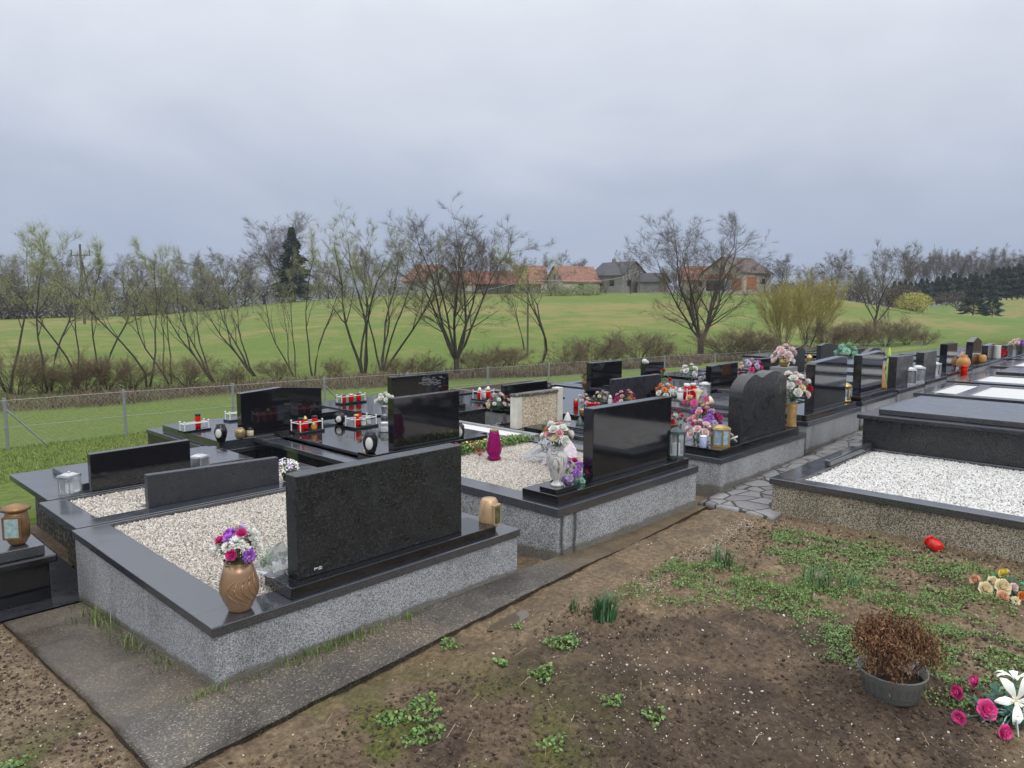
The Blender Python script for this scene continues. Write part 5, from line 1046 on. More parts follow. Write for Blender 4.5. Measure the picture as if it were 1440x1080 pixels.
# left grave
bl = barrel('bronze lantern with a round cap on the black slab at the left edge', (1.02, 5.06, .206), .066, .21, COPPER, plain('pale_lantern_glass', (.30, .42, .42), .1), rz=-.6, pw=.78)
ob('cap', MB().lathe([(.05, .20), (.08, .207), (.072, .225), (.02, .243), (.001, .245)], 16).mesh('cap', smooth=True), COPPER, bl)
lantern('clear glass lantern with a steel frame beside the leftmost glossy headstone', (1.50, 5.79, .281), .10, .165, CHROME, rz=.5, foot=0)
dl = thing('candle_dish', 'small square dish with a black tealight on the cream gravel', 'dish', (1.83, 5.16, .275), .3); ob('plate', MB().tbox(.12, .09, .13, .10, 0, .008).mesh('plate'), WHITEC, dl); ob('tealight', MB().lathe([(.03, .008), (.033, .02), (.001, .021)], 14).mesh('tealight'), BLKPL, dl)
lp = at(281, 664, .27); lantern('small patterned silver lantern half hidden by the short headstone', (*lp, .27), .11, .16, CHROME, CHROME, rz=.5, knob=False)
bouquet('white and lilac pansies at the right end of the short grey headstone', (2.80, 5.06, .28), .075, .09, [('lily', 'white', .032, 9), ('lily', 'lilac', .032, 6)], LEAF, 60, seed=9)
tag(ob('flower_pot', MB().lathe([(.035, 0), (.05, .06), (.052, .065), (.04, .06)], 16, 2.80, 5.06, .279).mesh('pot'), BLKPL), 'dark pot under the white and lilac pansies', 'pot')
# gable headstone grave
ZK = .296
r_ = rack('white rail candle rack holding one red candle at the lawn corner', (*at(274, 606, ZK), ZK), .30, .13, .1)
x_, y_ = at(279, 604, ZK); candle('single red candle with a black cap in the rack by the lawn', (x_, y_, ZK + .023), .15, .028, lid=BLKPL)
rack('white rail candle rack peeking out left of the gable topped headstone', (*at(332, 591, ZK), ZK), .24, .13, .1)
x_, y_ = at(311, 621, ZK); v_ = vase('black urn with a white oval plaque on the gable headstone grave', (x_, y_, ZK), [(.035, 0), (.04, .01), (.055, .06), (.062, .1), (.05, .14), (.04, .15), (.045, .165)], BLACKV, 20, rz=FACE)
def plaque(t, r, z, w=.03, h=.04, mt=WHITEC):
    pts = []; 
    me = MB().lathe([(.001, 0), (w, .001), (w * .9, .006), (.001, .007)], 18).mesh('plaque', smooth=True); me.transform(Matrix.Scale(h / w, 4, (0, 1, 0))); me.transform(Matrix.Rotation(math.pi / 2, 4, 'X')); o = ob('plaque', me, mt, t); o.location = (0, -r, z); return o
plaque(v_, .057, .09, .03, .045)
x_, y_ = at(338, 616, ZK); vase('wicker patterned gold candle jar beside the black urn', (x_, y_, ZK), [(.035, 0), (.05, .02), (.052, .07), (.04, .095), (.03, .1)], plain('wicker_gold', (.35, .27, .15), .35, .5, var=.7, sc=120), 18)
x_, y_ = at(352, 613, ZK); candle('cream candle cone lying next to the wicker patterned jar', (x_, y_, ZK), .09, .035, plain('cream_wax', (.55, .48, .32), .5), BLKPL, 1)
# polished slab grave with racks
ZB = .336
rx, ry = at(432, 607, ZB); rack('white rail rack with three red candles on the polished slab, left one of two', (rx, ry, ZB), .30, .19, .08, .115)
for k, (dx, dy, sh, gl, ld, lab) in enumerate([(-.09, -.03, 0, REDG, BLKPL, 'red candle with a black lid at the left end of the left rack'), (.0, .03, 1, REDG, BRASS, 'red candle with a golden flame top in the middle of the left rack'), (.09, .0, 0, REDG, BLKPL, 'red candle with a black lid at the right end of the left rack'), (.05, -.05, 1, AMBG, BRASS, 'small amber candle low inside the left rack')]):
    candle(lab, (rx + dx, ry + dy, ZB + .023), .135 if k < 3 else .07, .029, gl, ld, sh, group='candles in the left rack')
rx, ry = at(508, 600, ZB); rack('white rail rack with red candles on the polished slab, right one of two', (rx, ry, ZB), .32, .19, .08, .11)
for k, (dx, dy, sh, gl, ld, lab) in enumerate([(-.07, -.02, 0, REDG, BRASS, 'red candle with a golden lid at the left of the right rack'), (.0, .04, 0, REDG, BLKPL, 'tall red candle with a black lid in the right rack'), (.07, -.03, 0, GLASS, CHROME, 'clear glass candle at the right of the right rack'), (-.01, -.06, 0, GLASS, CHROME, 'low clear glass candle at the front of the right rack')]):
    candle(lab, (rx + dx, ry + dy, ZB + .023), (.12, .15, .075, .07)[k], .029, gl, ld, sh, group='candles in the right rack')
x_, y_ = at(478, 596, ZB); v_ = vase('black urn lamp with a silver face beside the gable topped headstone', (x_, y_, ZB), [(.035, 0), (.055, .03), (.06, .07), (.05, .11), (.03, .12)], BLACKV, 20, rz=FACE); plaque(v_, .058, .06, .03, .035)
bx = thing('plinth_block', 'black granite block behind the urn lamp with the silver face', 'plinth', (*at(465, 590, ZB), ZB)); P('block', MB().box(bx.location[0] - .15, bx.location[0] + .12, bx.location[1], bx.location[1] + .25, ZB, ZB + .09), G_POL, bx, .004)
x_, y_ = at(541, 646, .37); v_ = vase('black urn with a white oval face at left of the tall black headstone', (3.60, 5.10, .371), [(.035, 0), (.045, .01), (.062, .07), (.065, .12), (.045, .16), (.045, .175)], BLACKV, 20, rz=FACE); plaque(v_, .060, .09, .032, .055)
x_, y_ = at(517, 640, .34); tag(vase('small golden candle jar lying left of the white faced urn', (x_, y_ , .336), [(.03, 0), (.042, .02), (.04, .05), (.02, .06)], BRASS, 16), None, 'candle')
x_, y_ = at(541, 607, ZB); candle('clear glass jar with a pale lid behind the white faced urn', (x_, y_, ZB), .10, .04, GLASS, WHITEC, 0)
x_, y_ = at(541, 588, ZB); vase('flared silver vase left of the etched headstone', (x_, y_, ZB), [(.05, 0), (.035, .04), (.03, .08), (.045, .13), (.055, .15)], CHROME, 16)
bouquet('white roses with green leaves in the flared silver vase', (x_, y_, ZB + .15), .085, .04, [('rose', 'white', .036, 12)], LEAF, 60, seed=3)
x_, y_ = at(652, 616, .35); v_ = vase('grey round faced urn at the right end of the tall black headstone', (4.64, 5.12, .34), [(.04, 0), (.045, .02), (.055, .08), (.05, .14), (.03, .16)], BLACKV, 18, rz=FACE); plaque(v_, .055, .085, .035, .05, MARB)
# far racks by the lawn
x_, y_ = at(494, 566, .305); rack('far candle rack with three red cups near the lawn behind the slab grave', (x_, y_, .302), .42, .14, .05, .11)
for k in range(3): candle(['left', 'middle', 'right'][k] + ' red cup of the far rack near the lawn', (x_ - .12 + .12 * k, y_, .325), .10, .034, REDG, GREYG if k != 1 else CHROME, 0, group='cups in the far rack')
x_, y_ = at(680, 561, .21); t_ = rack('low rack with two white capped red candles near the lawn fence', (x_, y_, .202), .32, .2, .05, .14)
for k, (dx, m_) in enumerate([(-.08, 'left'), (.10, 'right')]): candle(m_ + ' red candle with a white cap in the low rack', (x_ + dx, y_, .225), .17, .036, REDG, WHITEP, 1)
candle('white candle between the two white capped red ones', (x_ + .01, y_, .225), .10, .03, WHITEP, CHROME, 0)
x_, y_ = at(692, 577, .21); bouquet('long wreath of cream and pink roses leaning beside the low wide headstone', (x_ + .12, y_, .21), .15, .06, [('rose', 'cream', .035, 6), ('rose', 'pale', .035, 6), ('rose', 'magenta', .03, 4), ('mum', 'white', .03, 3)], LEAFD, 120, name='wreath', cat='wreath', seed=6, elong=(1.3, .6))
x_, y_ = at(771, 553, .2); v_ = vase('round grey urn right of the low wide headstone', (x_, y_, .202), [(.04, 0), (.07, .05), (.075, .1), (.05, .15), (.04, .16)], BLACKV, 18, rz=FACE)
# second grave
MP = [(.042, 0), (.038, .01), (.022, .022), (.028, .035), (.052, .08), (.066, .125), (.065, .155), (.045, .185), (.040, .195), (.052, .21)]
x_, y_ = 3.70, 3.10; vase('grey marbled white urn vase on the corner block of the second grave', (x_, y_, .4255), [(a * 1.08, b * 1.27) for a, b in MP], MARB, 28)
bouquet('white and pink roses standing in the marbled urn vase', (x_, y_, .69), .085, .06, [('rose', 'white', .038, 7), ('rose', 'pink', .03, 6), ('rose', 'cream', .028, 3)], LEAFT, 80, seed=21, stemdown=.04)
bouquet('low bunch of magenta and purple artificial flowers beside the glossy headstone', (3.98, 3.20, .335), .12, .07, [('rose', 'magenta', .036, 6), ('mum', 'purple', .034, 5), ('mum', 'mint', .026, 4), ('rose', 'lilac', .03, 3)], LEAFT, 110, seed=8)
for k, (px, py, lab, rz) in enumerate([(762, 650, 'bouquet in clear film lying on the cream gravel with its dark opening forward', .6), (782, 655, 'film wrapped bunch with pink paper beside the clear one', .2)]):
    x_, y_ = at(px, py, .31); wr = thing('wrapped_bouquet', lab, 'flowers', (x_, y_, .31), rz); b = MB()
    b.lathe([(.02, -.18), (.03, -.1), (.07, 0), (.11, .08), (.125, .12)], 14, sq=(.14, 7), tw=14); me = b.mesh('film'); me.transform(Matrix.Rotation(1.15 - .3 * k, 4, 'X')); me.transform(Matrix.Translation((0, 0, .10))); ob('film', me, PLASTIC if k == 0 else plain('pink_white_paper', (.70, .60, .66), .5, var=.2, sc=30), wr)
    for q in range(5): flower('rose', ('white', 'lilac')[k], .022, wr, (.04 * math.cos(q * 1.3), -.05, .12 + .04 * math.sin(q * 1.3)), (0, -1, .5))
    ob('leaves', leaves('lf', NR.normal(0, .035, (30, 3)) + [0, -.02, .13], .018, .8, .5), LEAFD if k else plain('dark_paper', (.03, .03, .035), .6), wr)
bouquet('dry brown leafy bunch behind the film wrapped bouquets', (*at(785, 625, .3), .3), .09, .05, [('mum', 'dry', .03, 5)], petal('dry_leaf', (.22, .12, .05)), 60, seed=12)
x_, y_ = at(773, 680, .33); bouquet('small green and yellow sprig on the gravel beside the marbled urn', (x_, y_, .31), .05, .03, [('mum', 'yellow', .01, 2)], petal('bright_leaf', (.10, .35, .05)), 50, seed=2)
x_, y_ = at(695, 645, .31); pv = thing('lantern', 'tall magenta glass grave lantern on the gravel by the bedding plants', 'lantern', (x_, y_, .305))
ob('glass', MB().lathe([(.055, 0), (.06, .014), (.048, .035), (.062, .06), (.066, .09), (.055, .16), (.043, .23), (.038, .25)], 20, sq=(.05, 8)).mesh('glass', smooth=True), PURG, pv); ob('rim', MB().lathe([(.039, .25), (.04, .26), (.02, .261)], 18).mesh('rim'), BRASS, pv)
x_, y_ = at(672, 640, .345); bouquet('small red and brown potted plant left of the magenta lantern', (x_, y_ - .02, .335), .045, .03, [('mum', 'red', .012, 5), ('mum', 'orange', .010, 3)], LEAFD, 40, seed=5, name='potted_plant', cat='plant')
# around the pebble panel headstone
x_, y_ = at(722, 607, .25); lantern('small amber lantern with a black frame left of the pebble panel headstone', (5.98, 5.12, .20), .13, .16, GREYG, AMBG, rz=.4, knob=False, cand=BRASS)
for k, (px, py, ld, lab) in enumerate([(798, 611, WHITEC, 'white lantern with a pointed cap and clear globe, left one of the pair'), (815, 618, GREYG, 'lantern with a dark pointed cap and clear globe, right one of the pair')]):
    x_, y_ = at(px, py, .227); t = thing('lantern', lab, 'lantern', (x_, y_, .226)); ob('base', MB().lathe([(.055, 0), (.07, .02), (.06, .045), (.035, .06)], 18).mesh('base', smooth=True), WHITEC if k == 0 else GREYG, t)
    ob('glass', MB().lathe([(.03, .06), (.045, .09), (.042, .15)], 18).mesh('glass', smooth=True), GLASS, t); ob('candle', MB().lathe([(.025, .055), (.025, .12), (.001, .13)], 12).mesh('candle'), WHITEP, t); ob('cap', MB().lathe([(.044, .15), (.040, .165), (.03, .2), (.01, .24), (.001, .25)], 18).mesh('cap', smooth=True), ld, t)
ZC = .262
def on(px, py, z=ZC): x_, y_ = at(px, py, z); return (x_, y_, z)
t = thing('bowl', 'bright red footed bowl with a dark plant among the crowded flowers', 'bowl', on(834, 580)); ob('body', MB().lathe([(.05, 0), (.055, .01), (.065, .07), (.09, .12), (.095, .125), (.08, .12)], 20).mesh('body', smooth=True), plain('red_plastic', (.65, .015, .015), .3), t)
ob('plant', leaves('pl', NR.normal(0, .03, (50, 3)) + [0, 0, .16], .02, .9, .4), LEAFD, t)
candle('small red candle with a copper lid left of the red bowl', on(810, 572), .12, .035, REDG, COPPER, 1); candle('low amber brown candle between the white lanterns and the red bowl', on(819, 585), .09, .035, COPPER, BRASS, 0)
bouquet('pale pink roses bunched behind the red bowl', on(822, 574), .10, .07, [('rose', 'pale', .03, 9)], LEAFD, 60, seed=31); bouquet('cream and pink bunch right of the red bowl', on(845, 568), .09, .08, [('rose', 'pale', .03, 6), ('mum', 'cream', .028, 3)], LEAF, 60, seed=32)
lantern('dark lantern with a flat cap standing behind the white carved angel', on(851, 566), .12, .17, GREYG, GLASS, .4, knob=False); candle('white statue like candle beside the flat capped lantern', on(858, 572), .16, .03, WHITEC, WHITEC, 1)
candle('grey capped glass candle right of the red bowl', on(851, 583), .12, .04, GLASS, GREYG, 1)
bouquet('magenta, orange and green flowers lying before the wide dark headstone', on(880, 574), .16, .06, [('rose', 'pink', .032, 6), ('rose', 'magenta', .034, 7), ('mum', 'orange', .03, 2), ('rose', 'pale', .03, 4), ('mum', 'yellow', .026, 2)], LEAF, 110, seed=33, elong=(1.3, .7)); candle('tiny white candle among the magenta and orange flowers', on(875, 578), .07, .028, WHITEP, CHROME, 0)
x_, y_ = at(825, 552, .17); t = vase('gold urn at the left of the tall square headstone', (x_, y_, .165), [(.05, 0), (.03, .03), (.07, .10), (.09, .15), (.085, .2), (.06, .23)], COPPER, 18); bouquet('dried reddish heather in the gold urn', (x_, y_, .39), .12, .05, [('mum', 'dry', .03, 5)], petal('heather', (.22, .09, .08)), 110, seed=34)
x_, y_ = at(881, 530, .35); x_ += .2
bouquet('red tulips with fresh green leaves in front of the fence, left of the white ones', (9.6, 6.0, .36), .13, .12, [('rose', 'red', .05, 3)], petal('bright_leaf2', (.13, .34, .04)), 130, seed=35, flat=1.2); bouquet('white flower bunch between the red tulips and the ornamented headstone', (10.55, 6.05, .42), .12, .1, [('rose', 'white', .055, 8)], LEAFT, 60, seed=36)
t = thing('ornament', 'white ornament on top of the headstone beside the fence post', 'ornament', (aty(908, 509, 7.0)[0], 7.02, aty(908, 510, 7.0)[1])); ob('body', MB().ball((0, 0, .02), .05, 10, 6).ball((.07, 0, .0), .035, 8, 5).mesh('body', smooth=True), WHITEC, t)
# glossy grave with the candles (seen right of the second headstone)
Z6 = .412
t = bouquet('orange and white flower heap on the glossy grave left of the stacked red candles', on(936, 560, Z6), .13, .05, [('rose', 'white', .045, 7), ('mum', 'orange', .045, 6)], LEAFD, 30, seed=41)
rx, ry, _ = on(968, 562, Z6); rack('wide dark candle shelf carrying the stacked red candles', (rx, ry, Z6), .62, .26, .1, .16)
for k in range(7):
    red = k in (2, 3, 4); candle(['first', 'second', 'third', 'fourth', 'fifth', 'sixth', 'seventh'][k] + (' candle from the left on the dark shelf, red glass' if red else ' candle from the left on the dark shelf, white'), (rx - .24 + .08 * k, ry - .02 + .05 * (k % 2), Z6 + .023), .19 if red else .14, .038, REDG if red else WHITEP, WHITEC, 0 if red else 1, group='candles on the dark shelf')
lantern('silver lantern with clear panes left of the square black headstone', on(991, 556, .45), .13, .19, CHROME, GLASS, .4, knob=False); candle('clear jar candle left of the dark candle shelf', on(948, 556, Z6), .12, .04, GLASS, CHROME)
bouquet('silver grey dried bunch behind the candle shelf', on(985, 543, .42), .13, .07, [('mum', 'lilac', .03, 5)], petal('silver_leaf', (.35, .38, .38)), 70, seed=42)
# third grave corner crowd
Z3 = .386
lantern('dark teal six sided lantern beside the glossy second headstone', (5.16, 3.06, .397), .125, .26, GREYG, GLASS, .2, n=6, knob=False)
t = thing('candle_jar', 'clear white jar candle standing on top of the teal lantern side', 'candle', on(951, 603, .43)); ob('body', MB().lathe([(.04, 0), (.055, .02), (.055, .08), (.04, .1)], 16).mesh('body', smooth=True), GLASS, t); ob('wax', MB().lathe([(.04, .004), (.04, .05), (.001, .051)], 12).mesh('wax'), WHITEP, t)
t.location = (6.1, 3.75, .372)
def b3(px, py): return on(px, py, Z3)
bouquet('pale peach roses at the front of the crowded third grave corner', (5.84, 3.24, Z3), .10, .10, [('rose', 'pale', .042, 9), ('rose', 'magenta', .03, 2)], LEAFD, 60, seed=51)
bouquet('magenta and pink chrysanthemums in the middle of the crowded corner', (6.15, 3.35, Z3), .14, .15, [('mum', 'magenta', .045, 6), ('mum', 'purple', .04, 4), ('rose', 'pink', .04, 5), ('mum', 'lilac', .035, 4)], LEAF, 100, seed=52)
bouquet('two yellow calla lilies rising above the magenta chrysanthemums', (6.25, 3.5, Z3), .13, .30, [('calla', 'cream', .07, 2), ('mum', 'rose', .04, 3), ('rose', 'peach', .04, 2)], petal('brown_leaf', (.25, .16, .05)), 50, seed=53, flat=.7)
t = thing('basket', 'small wicker basket of white and red flowers behind the peach roses', 'basket', (6.35, 3.85, .37)); ob('body', MB().lathe([(.06, 0), (.09, .07), (.095, .075)], 16).mesh('body'), COPPER, t); ob('handle', MB().tube([(.09 * math.cos(a), 0, .07 + .13 * math.sin(a)) for a in np.linspace(0, math.pi, 12)], .006, 6).mesh('handle'), COPPER, t)
bouquet('white daisies and red blooms filling the small wicker basket', (6.35, 3.85, .44), .08, .03, [('mum', 'white', .035, 5), ('rose', 'red', .03, 4)], LEAFD, 50, seed=54)
lantern('golden six sided lantern with blue white panes on the third grave corner', (5.93, 3.07, Z3), .145, .20, BRASS, plain('blue_pane', (.30, .42, .52), .1), .2, n=6, knob=False, roof=1.2)
candle('small pale blue candle in front of the peach roses', (5.75, 3.14, Z3), .11, .03, plain('blue_candle', (.45, .52, .75), .4), WHITEP, 0)
pt_ = thing('ornament', 'white porcelain wing ornament right of the golden lantern', 'ornament', (6.08, 3.03, Z3)); ob('wing', leaves('wing', np.array([[0, 0, .05], [.03, 0, .035], [-.01, .01, .09], [.045, 0, .06]]), .045, .5, .7), WHITEC, pt_); pt_.children[0].modifiers.new('s', 'SOLIDIFY').thickness = .006
bouquet('dark violet and green spray along the back of the third grave slab', (6.55, 3.9, .37), .12, .05, [('mum', 'dry', .03, 4), ('rose', 'red', .03, 3)], LEAFD, 70, seed=55, elong=(1.4, .6))
# between third and fourth
x_, y_ = 7.40, 3.04; vase('tall golden cylinder vase at the right end of the twin hump headstone', (x_, y_, Z3), [(.05, 0), (.052, .01), (.045, .05), (.05, .2), (.055, .24)], WOODV, 20)
bouquet('big bunch of white, pink and red roses in the golden cylinder vase', (x_ + .06, y_ + .02, .64), .17, .10, [('rose', 'white', .05, 9), ('rose', 'red', .05, 3), ('rose', 'pale', .045, 6), ('mum', 'pink', .04, 3), ('rose', 'cream', .045, 3)], LEAF, 120, seed=61, elong=(1.1, .8), flat=1.1)
# behind, second row
bouquet('dusky pink and blue flower bunch right of the square black headstone', on(1055, 532, .5), .17, .12, [('rose', 'rose', .05, 6), ('mum', 'lilac', .05, 6), ('rose', 'pale', .04, 4)], LEAFD, 90, seed=62); candle('red candle with a black cap left of the dusky pink bunch', on(1044, 536, .45), .15, .06, REDG, BLKPL)
x_, y_, z_ = on(1100, 535, .5); vase('orange vase behind the twin hump headstone', (x_, y_, z_), [(.05, 0), (.07, .05), (.06, .15), (.075, .22)], ORANGEV, 18); bouquet('white and pale pink roses in the orange vase', (x_, y_, z_ + .22), .15, .06, [('rose', 'white', .055, 8), ('rose', 'pale', .05, 5)], LEAFD, 70, seed=63)
x_, y_, z_ = on(1137, 532, .52); t = thing('statuette', 'small golden statuette left of the rounded top headstone', 'ornament', (x_, y_, z_)); ob('figure', MB().lathe([(.07, 0), (.075, .03), (.04, .05), (.055, .12), (.06, .2), (.03, .26), (.045, .30), (.04, .34), (.001, .37)], 16).mesh('figure', smooth=True), BRASS, t)
# fourth grave right side
Z4 = .486
x_ = 9.02; t = thing('lantern', 'round golden lantern with amber panes at the right end of the rounded headstone', 'lantern', (9.04, 3.10, Z4)); ob('base', MB().lathe([(.085, 0), (.09, .02), (.07, .03)], 18).mesh('base', smooth=True), BRASS, t); ob('glass', MB().lathe([(.075, .03), (.08, .1), (.08, .17)], 18).mesh('glass', smooth=True), GLASS, t)
for k in range(6): a = k * 1.047; ob('post', MB().tube([(.083 * math.cos(a), .083 * math.sin(a), .02), (.083 * math.cos(a), .083 * math.sin(a), .18)], .006, 5).mesh('post'), BRASS, t)
ob('cap', MB().lathe([(.095, .175), (.09, .2), (.05, .23), (.001, .235)], 18).mesh('cap', smooth=True), BRASS, t)
pd = thing('pedestal', 'grey pedestal behind the rounded headstone carrying the pink rose pot', 'plinth', (9.15, 3.9, .477)); P('block', MB().box(9.02, 9.32, 3.78, 4.02, .427, .85), W_GY, pd, .004)
vase('golden pot on the grey pedestal', (9.17, 3.9, .852), [(.04, 0), (.06, .05), (.05, .1)], BRASS, 16); bouquet('pink roses in the golden pot on the pedestal', (9.17, 3.9, .94), .11, .04, [('rose', 'pale', .06, 9)], LEAF, 30, seed=64)
# fifth, sixth grave vases and lanterns
x_, z_ = 10.42, .536; vase('tall wood grain vase between the upright slab and the square grey headstone', (x_, 3.12, z_), [(.09, 0), (.1, .02), (.075, .12), (.06, .25), (.065, .32)], WOODV, 18); tag(ob('card', MB().box(x_ - .08, x_ + .08, 3.2, 3.215, .80, .95).mesh('card'), WHITEP), 'white card standing behind the wood grain vase', 'card')
bouquet('mint green striped bunch above the wood grain vase', (10.55, 3.6, .92), .12, .04, [('mum', 'mint', .06, 8)], LEAFT, 50, seed=65)
for k, (px, py, x__) in enumerate([(1287, 536, 11.50), (1294, 532, 11.95)]): lantern(['silver lantern, left one of the two before the grey topped headstone', 'silver lantern, right one of the two before the grey topped headstone'][k], (x__, 3.05, .502), .15, .27, CHROME, GLASS, .5, cand=BLKPL, knob=False)
candle('yellow green artificial stalk candle left of the grey topped headstone', (11.75, 3.4, .5), .5, .03, petal('lime', (.45, .6, .12)), petal('lime', (.45, .6, .12)), 1)
lantern('silver lantern with a round cap left of the narrow glossy headstone', (13.02, 3.08, .522), .15, .24, CHROME, GLASS, .5, n=6)
candle('red candle at the path edge before the orange urn', (14.0, 2.88, .42), .22, .05, REDG, REDG, 0); tag(vase('orange ceramic urn with a lid before the gable headstone', (14.5, 3.0, .552), [(.05, 0), (.09, .04), (.11, .10), (.09, .17), (.05, .21), (.06, .23)], ORANGEV, 20, name='urn'), None, 'urn')
t = vase('small wooden barrel pot left of the slim slanted headstone', (15.9, 3.0, .572), [(.06, 0), (.08, .04), (.08, .12), (.06, .15)], ORANGEV, 16, name='pot'); t['category'] = 'pot'; vase('pale urn with a winged lid between the gable and slanted headstones', (15.5, 3.2, .572), [(.05, 0), (.08, .08), (.08, .16), (.04, .22)], plain('pink_beige_ceramic', (.5, .36, .30), .5), 16)
tag(vase('white cylinder vase right of the slim slanted headstone', (17.2, 3.0, .582), [(.07, 0), (.08, .02), (.07, .24), (.08, .26)], WHITEC, 16), None, 'vase'); bouquet('red artificial flowers beside the white cylinder vase', (17.6, 2.98, .582), .09, .06, [('rose', 'red', .05, 7)], LEAFD, 40, seed=66); bouquet('pink and violet flower bunch on the last headstones', (19.4, 3.0, .56), .12, .2, [('rose', 'pale', .06, 6), ('rose', 'purple', .05, 4)], LEAFD, 40, seed=67)
bouquet('green branches with white blossoms lying on the path by the high tomb', (9.35, 3.0 - .16, float(gz(9.35, 2.8)) + .01), .16, .02, [('rose', 'white', .035, 6)], LEAF, 160, name='wreath', cat='wreath', seed=68, flat=.4, elong=(1.4, .7))
# foreground things on the soil
PX, PY = 3.20, .84; pz = float(soilz(np.array([PX]), np.array([PY]))[0])
pot = thing('plant_pot', 'transparent grey plastic pot with a crumpled film holding dried brown flowers', 'plant pot', (PX, PY, pz - .01))
POTM = glassy('smoky_plastic', (.55, .57, .55), .7, .2)
pot.scale = (1.12, 1.12, 1.35)
ob('body', MB().lathe([(.092, 0), (.098, .004), (.115, .075), (.122, .080), (.122, .085), (.113, .082), (.10, .02), (.001, .018)], 32).mesh('body', smooth=True), POTM, pot)
ob('soil', MB().lathe([(.001, .06), (.108, .056), (.10, .02)][::-1], 24).mesh('soil'), plain('pot_soil', (.03, .022, .016), .9), pot)
cr_ = MB(); pts = []; 
for i in range(9):
    for j in range(9): pts.append((.085 * (i / 8 - .1) + .01, -.075 + .07 * j / 8, .085 + .022 * math.sin(i * 2.1 + j) * math.cos(j * 1.9) + .008 * NR.normal()))
cr_.add(pts, [(i * 9 + j, i * 9 + j + 1, i * 9 + j + 10, i * 9 + j + 9) for i in range(8) for j in range(8)]); ob('crumpled_film', cr_.mesh('film'), plain('milky_film', (.55, .55, .56), .25), pot)
n = 900; a = NR.uniform(0, 6.28, n); r = .10 * np.sqrt(NR.random(n)); px_ = r * np.cos(a); py_ = r * np.sin(a); V = []; 
st = MB()
for k in range(44):
    q = k * 20; st.tube([(px_[q] * .5, py_[q] * .5, .05), (px_[q] * 1.1, py_[q] * 1.1, .13), (px_[q] * 1.5, py_[q] * 1.5, .15 + .09 * NR.random())], .0016, 4, False)
ob('dry_stems', st.mesh('stems'), plain('dry_stem', (.16, .09, .045), .9), pot)
cl = NR.integers(0, 60, n); ca = NR.uniform(0, 6.28, 60); crr = .135 * np.sqrt(NR.random(60)); crr *= 1.12; C3_ = np.stack([crr * np.cos(ca), crr * np.sin(ca), .125 + .13 * np.sqrt(1 - (crr / .15) ** 2) * NR.uniform(.55, 1, 60)], 1); C3_[:, 2] -= .035 * (np.abs(C3_[:, 0] * .7 - C3_[:, 1] * .7 - .02) < .02)
n = 8000; cl = NR.integers(0, 60, n); Pp = C3_[cl] + NR.normal(0, .02, (n, 3)) - [0, 0, .015]; ob('dry_flowers', leaves('dry', Pp, NR.uniform(.0035, .0085, n), 1.4, .4), island_mat('dried_petals', [(0, (.06, .025, .012)), (.5, (.17, .075, .032)), (1, (.33, .19, .10))], .8), pot)
def flowers_on_soil(label, items, leaf, nl, R, ctr, seed):
    t = thing('artificial_flowers', label, 'flowers', (*ctr, float(soilz(np.array([ctr[0]]), np.array([ctr[1]]))[0]))); tz_ = t.location[2]
    for kind, col, r, px, py, h, dv in items:
        x_, y_ = at(px, py, tz_ + h); flower(kind, col, r, t, (x_ - ctr[0], y_ - ctr[1], h), dv)
        st = MB().tube([(0, 0, .02), ((x_ - ctr[0]) * .5, (y_ - ctr[1]) * .5, h * .5 + .01), (x_ - ctr[0], y_ - ctr[1], h)], .003, 5); ob('stem', st.mesh('stem'), LEAFT, t)
    pp = NR.normal(0, R * .45, (nl, 3)); pp[:, 2] = np.abs(pp[:, 2]) * .45 + .008; ob('leaves', leaves('lv', pp, NR.uniform(.012, .026, nl), .9, .4), leaf, t); return t
cv = (-.6, -.6, .55)
flowers_on_soil('magenta rosebuds and white lilies with teal leaves lying at the bottom right', [('rose', 'rose', .032, 1375, 960, .06, (-.5, .9, .3)), ('rose', 'rose', .033, 1349, 974, .05, (-1, .6, .2)), ('rose', 'rose', .044, 1385, 998, .05, cv), ('rose', 'rose', .03, 1350, 1008, .025, (-1, .1, .1)), ('rose', 'rose', .034, 1409, 1028, .03, (-.5, -.9, .2)), ('lily', 'white', .10, 1430, 986, .08, cv), ('lily', 'white', .08, 1428, 955, .07, (.2, .2, 1)), ('lily', 'cream', .02, 1428, 986, .095, cv), ('rose', 'white', .02, 1438, 1000, .05, cv)], LEAFT, 190, .16, at(1425, 1012, 0), 3)
fr = MB()
for k in range(5):
    a = 2.2 + .4 * k; L_ = .14 + .02 * (k % 2); fr.tube([(0, 0, .03), (L_ * .6 * math.cos(a), L_ * .6 * math.sin(a), .04), (L_ * math.cos(a), L_ * math.sin(a), .01)], .0025, 5)
fo_ = ob('tendrils', fr.mesh('tendrils'), plain('pale_teal_stem', (.4, .5, .45), .6), bpy.data.objects['artificial_flowers'])
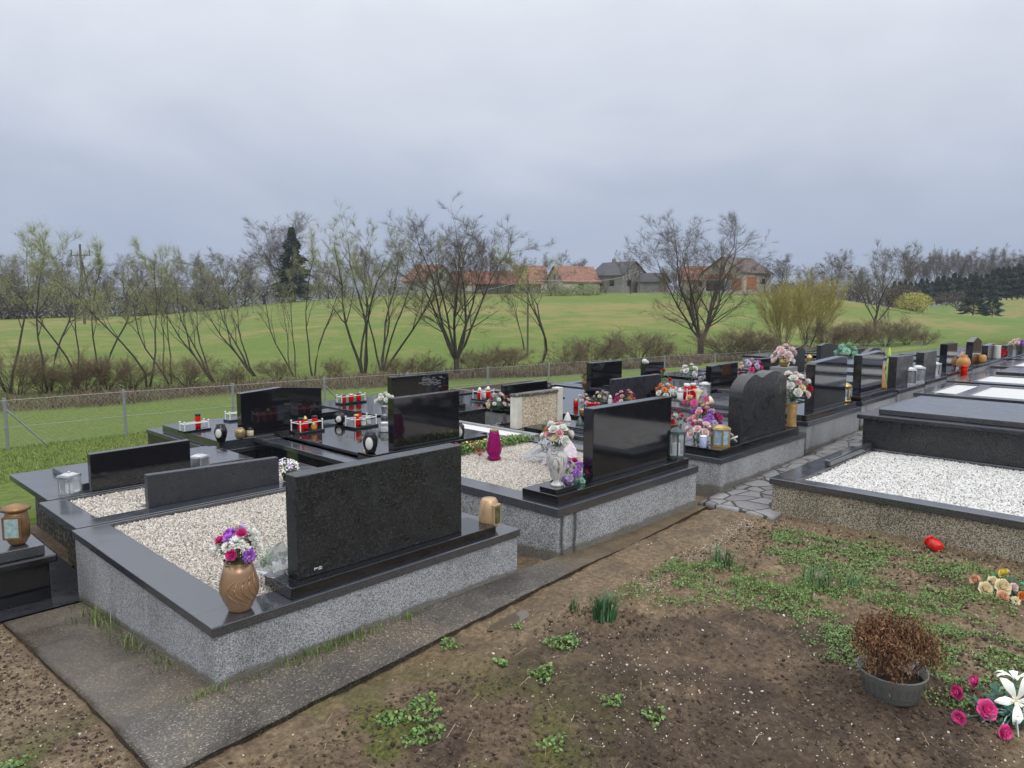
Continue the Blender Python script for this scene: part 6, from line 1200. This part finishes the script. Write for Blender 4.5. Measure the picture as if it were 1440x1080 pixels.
flowers_on_soil('cream, peach and yellow artificial roses lying on the weeds at the right edge', [('rose', 'peach', .038, 1374, 817, .04, (-.9, .5, .3)), ('rose', 'cream', .045, 1384, 829, .04, cv), ('rose', 'cream', .05, 1408, 826, .06, cv), ('rose', 'yellow', .036, 1414, 808, .07, (-.3, .6, .6)), ('rose', 'peach', .04, 1408, 840, .03, cv), ('rose', 'orange', .026, 1436, 838, .04, cv), ('mum', 'cream', .028, 1428, 845, .03, cv), ('rose', 'cream', .04, 1395, 820, .05, cv), ('rose', 'pale', .026, 1425, 826, .05, cv)], LEAFT, 110, .13, at(1415, 838, 0), 4)
x_, y_ = at(1314, 776, 0); t = thing('broken_lantern', 'squashed red plastic lantern lying on the soil below the aggregate wall', 'lantern', (x_, y_, float(soilz(np.array([x_]), np.array([y_]))[0]) + .028), .8); me = MB().lathe([(.02, -.05), (.035, -.045), (.04, 0), (.034, .045), (.02, .05)], 12, sq=(.12, 5)).mesh('body', smooth=True); me.transform(Matrix.Rotation(1.4, 4, 'Y')); ob('body', me, plain('red_shell', (.62, .02, .015), .25), t)
me = MB().lathe([(.036, .05), (.04, .06), (.001, .062)], 12).mesh('lid'); me.transform(Matrix.Rotation(1.4, 4, 'Y')); ob('lid', me, plain('red_shell', (.62, .02, .015), .25), t)
for k, (px, py, s_) in enumerate([(1285, 777, .018), (1102, 872, .022), (1262, 1046, .02), (1195, 955, .013)]):
    x_, y_ = at(px, py, 0); tag(ob('stone', scatter_rocks('stone', np.array([[x_, y_, float(soilz(np.array([x_]), np.array([y_]))[0]) + .004]]), np.array([s_ * 1.1])), PEB_WHITE), ['white flat stone left of the squashed red lantern', 'pale stone at the edge of the weeds', 'cream stone at the bottom right below the pot', 'pale pebble left of the dried flower pot'][k], 'stone')

# ================================================================== haze
hz = newmat('thin_air'); hm, ht, hb = hz; ht.nodes.clear(); ho = N(ht, 'ShaderNodeOutputMaterial'); hv = N(ht, 'ShaderNodeVolumePrincipled'); L(ht, hv.outputs[0], ho.inputs['Volume'])
hv.inputs['Color'].default_value = (.75, .82, .95, 1); hv.inputs['Density'].default_value = .00035; hv.inputs['Anisotropy'].default_value = .1
tag(ob('haze', MB().box(-4500, 4500, -4500, 4500, -80, 90).mesh('haze'), hm), 'thin damp air over the fields', None, None, 'stuff')
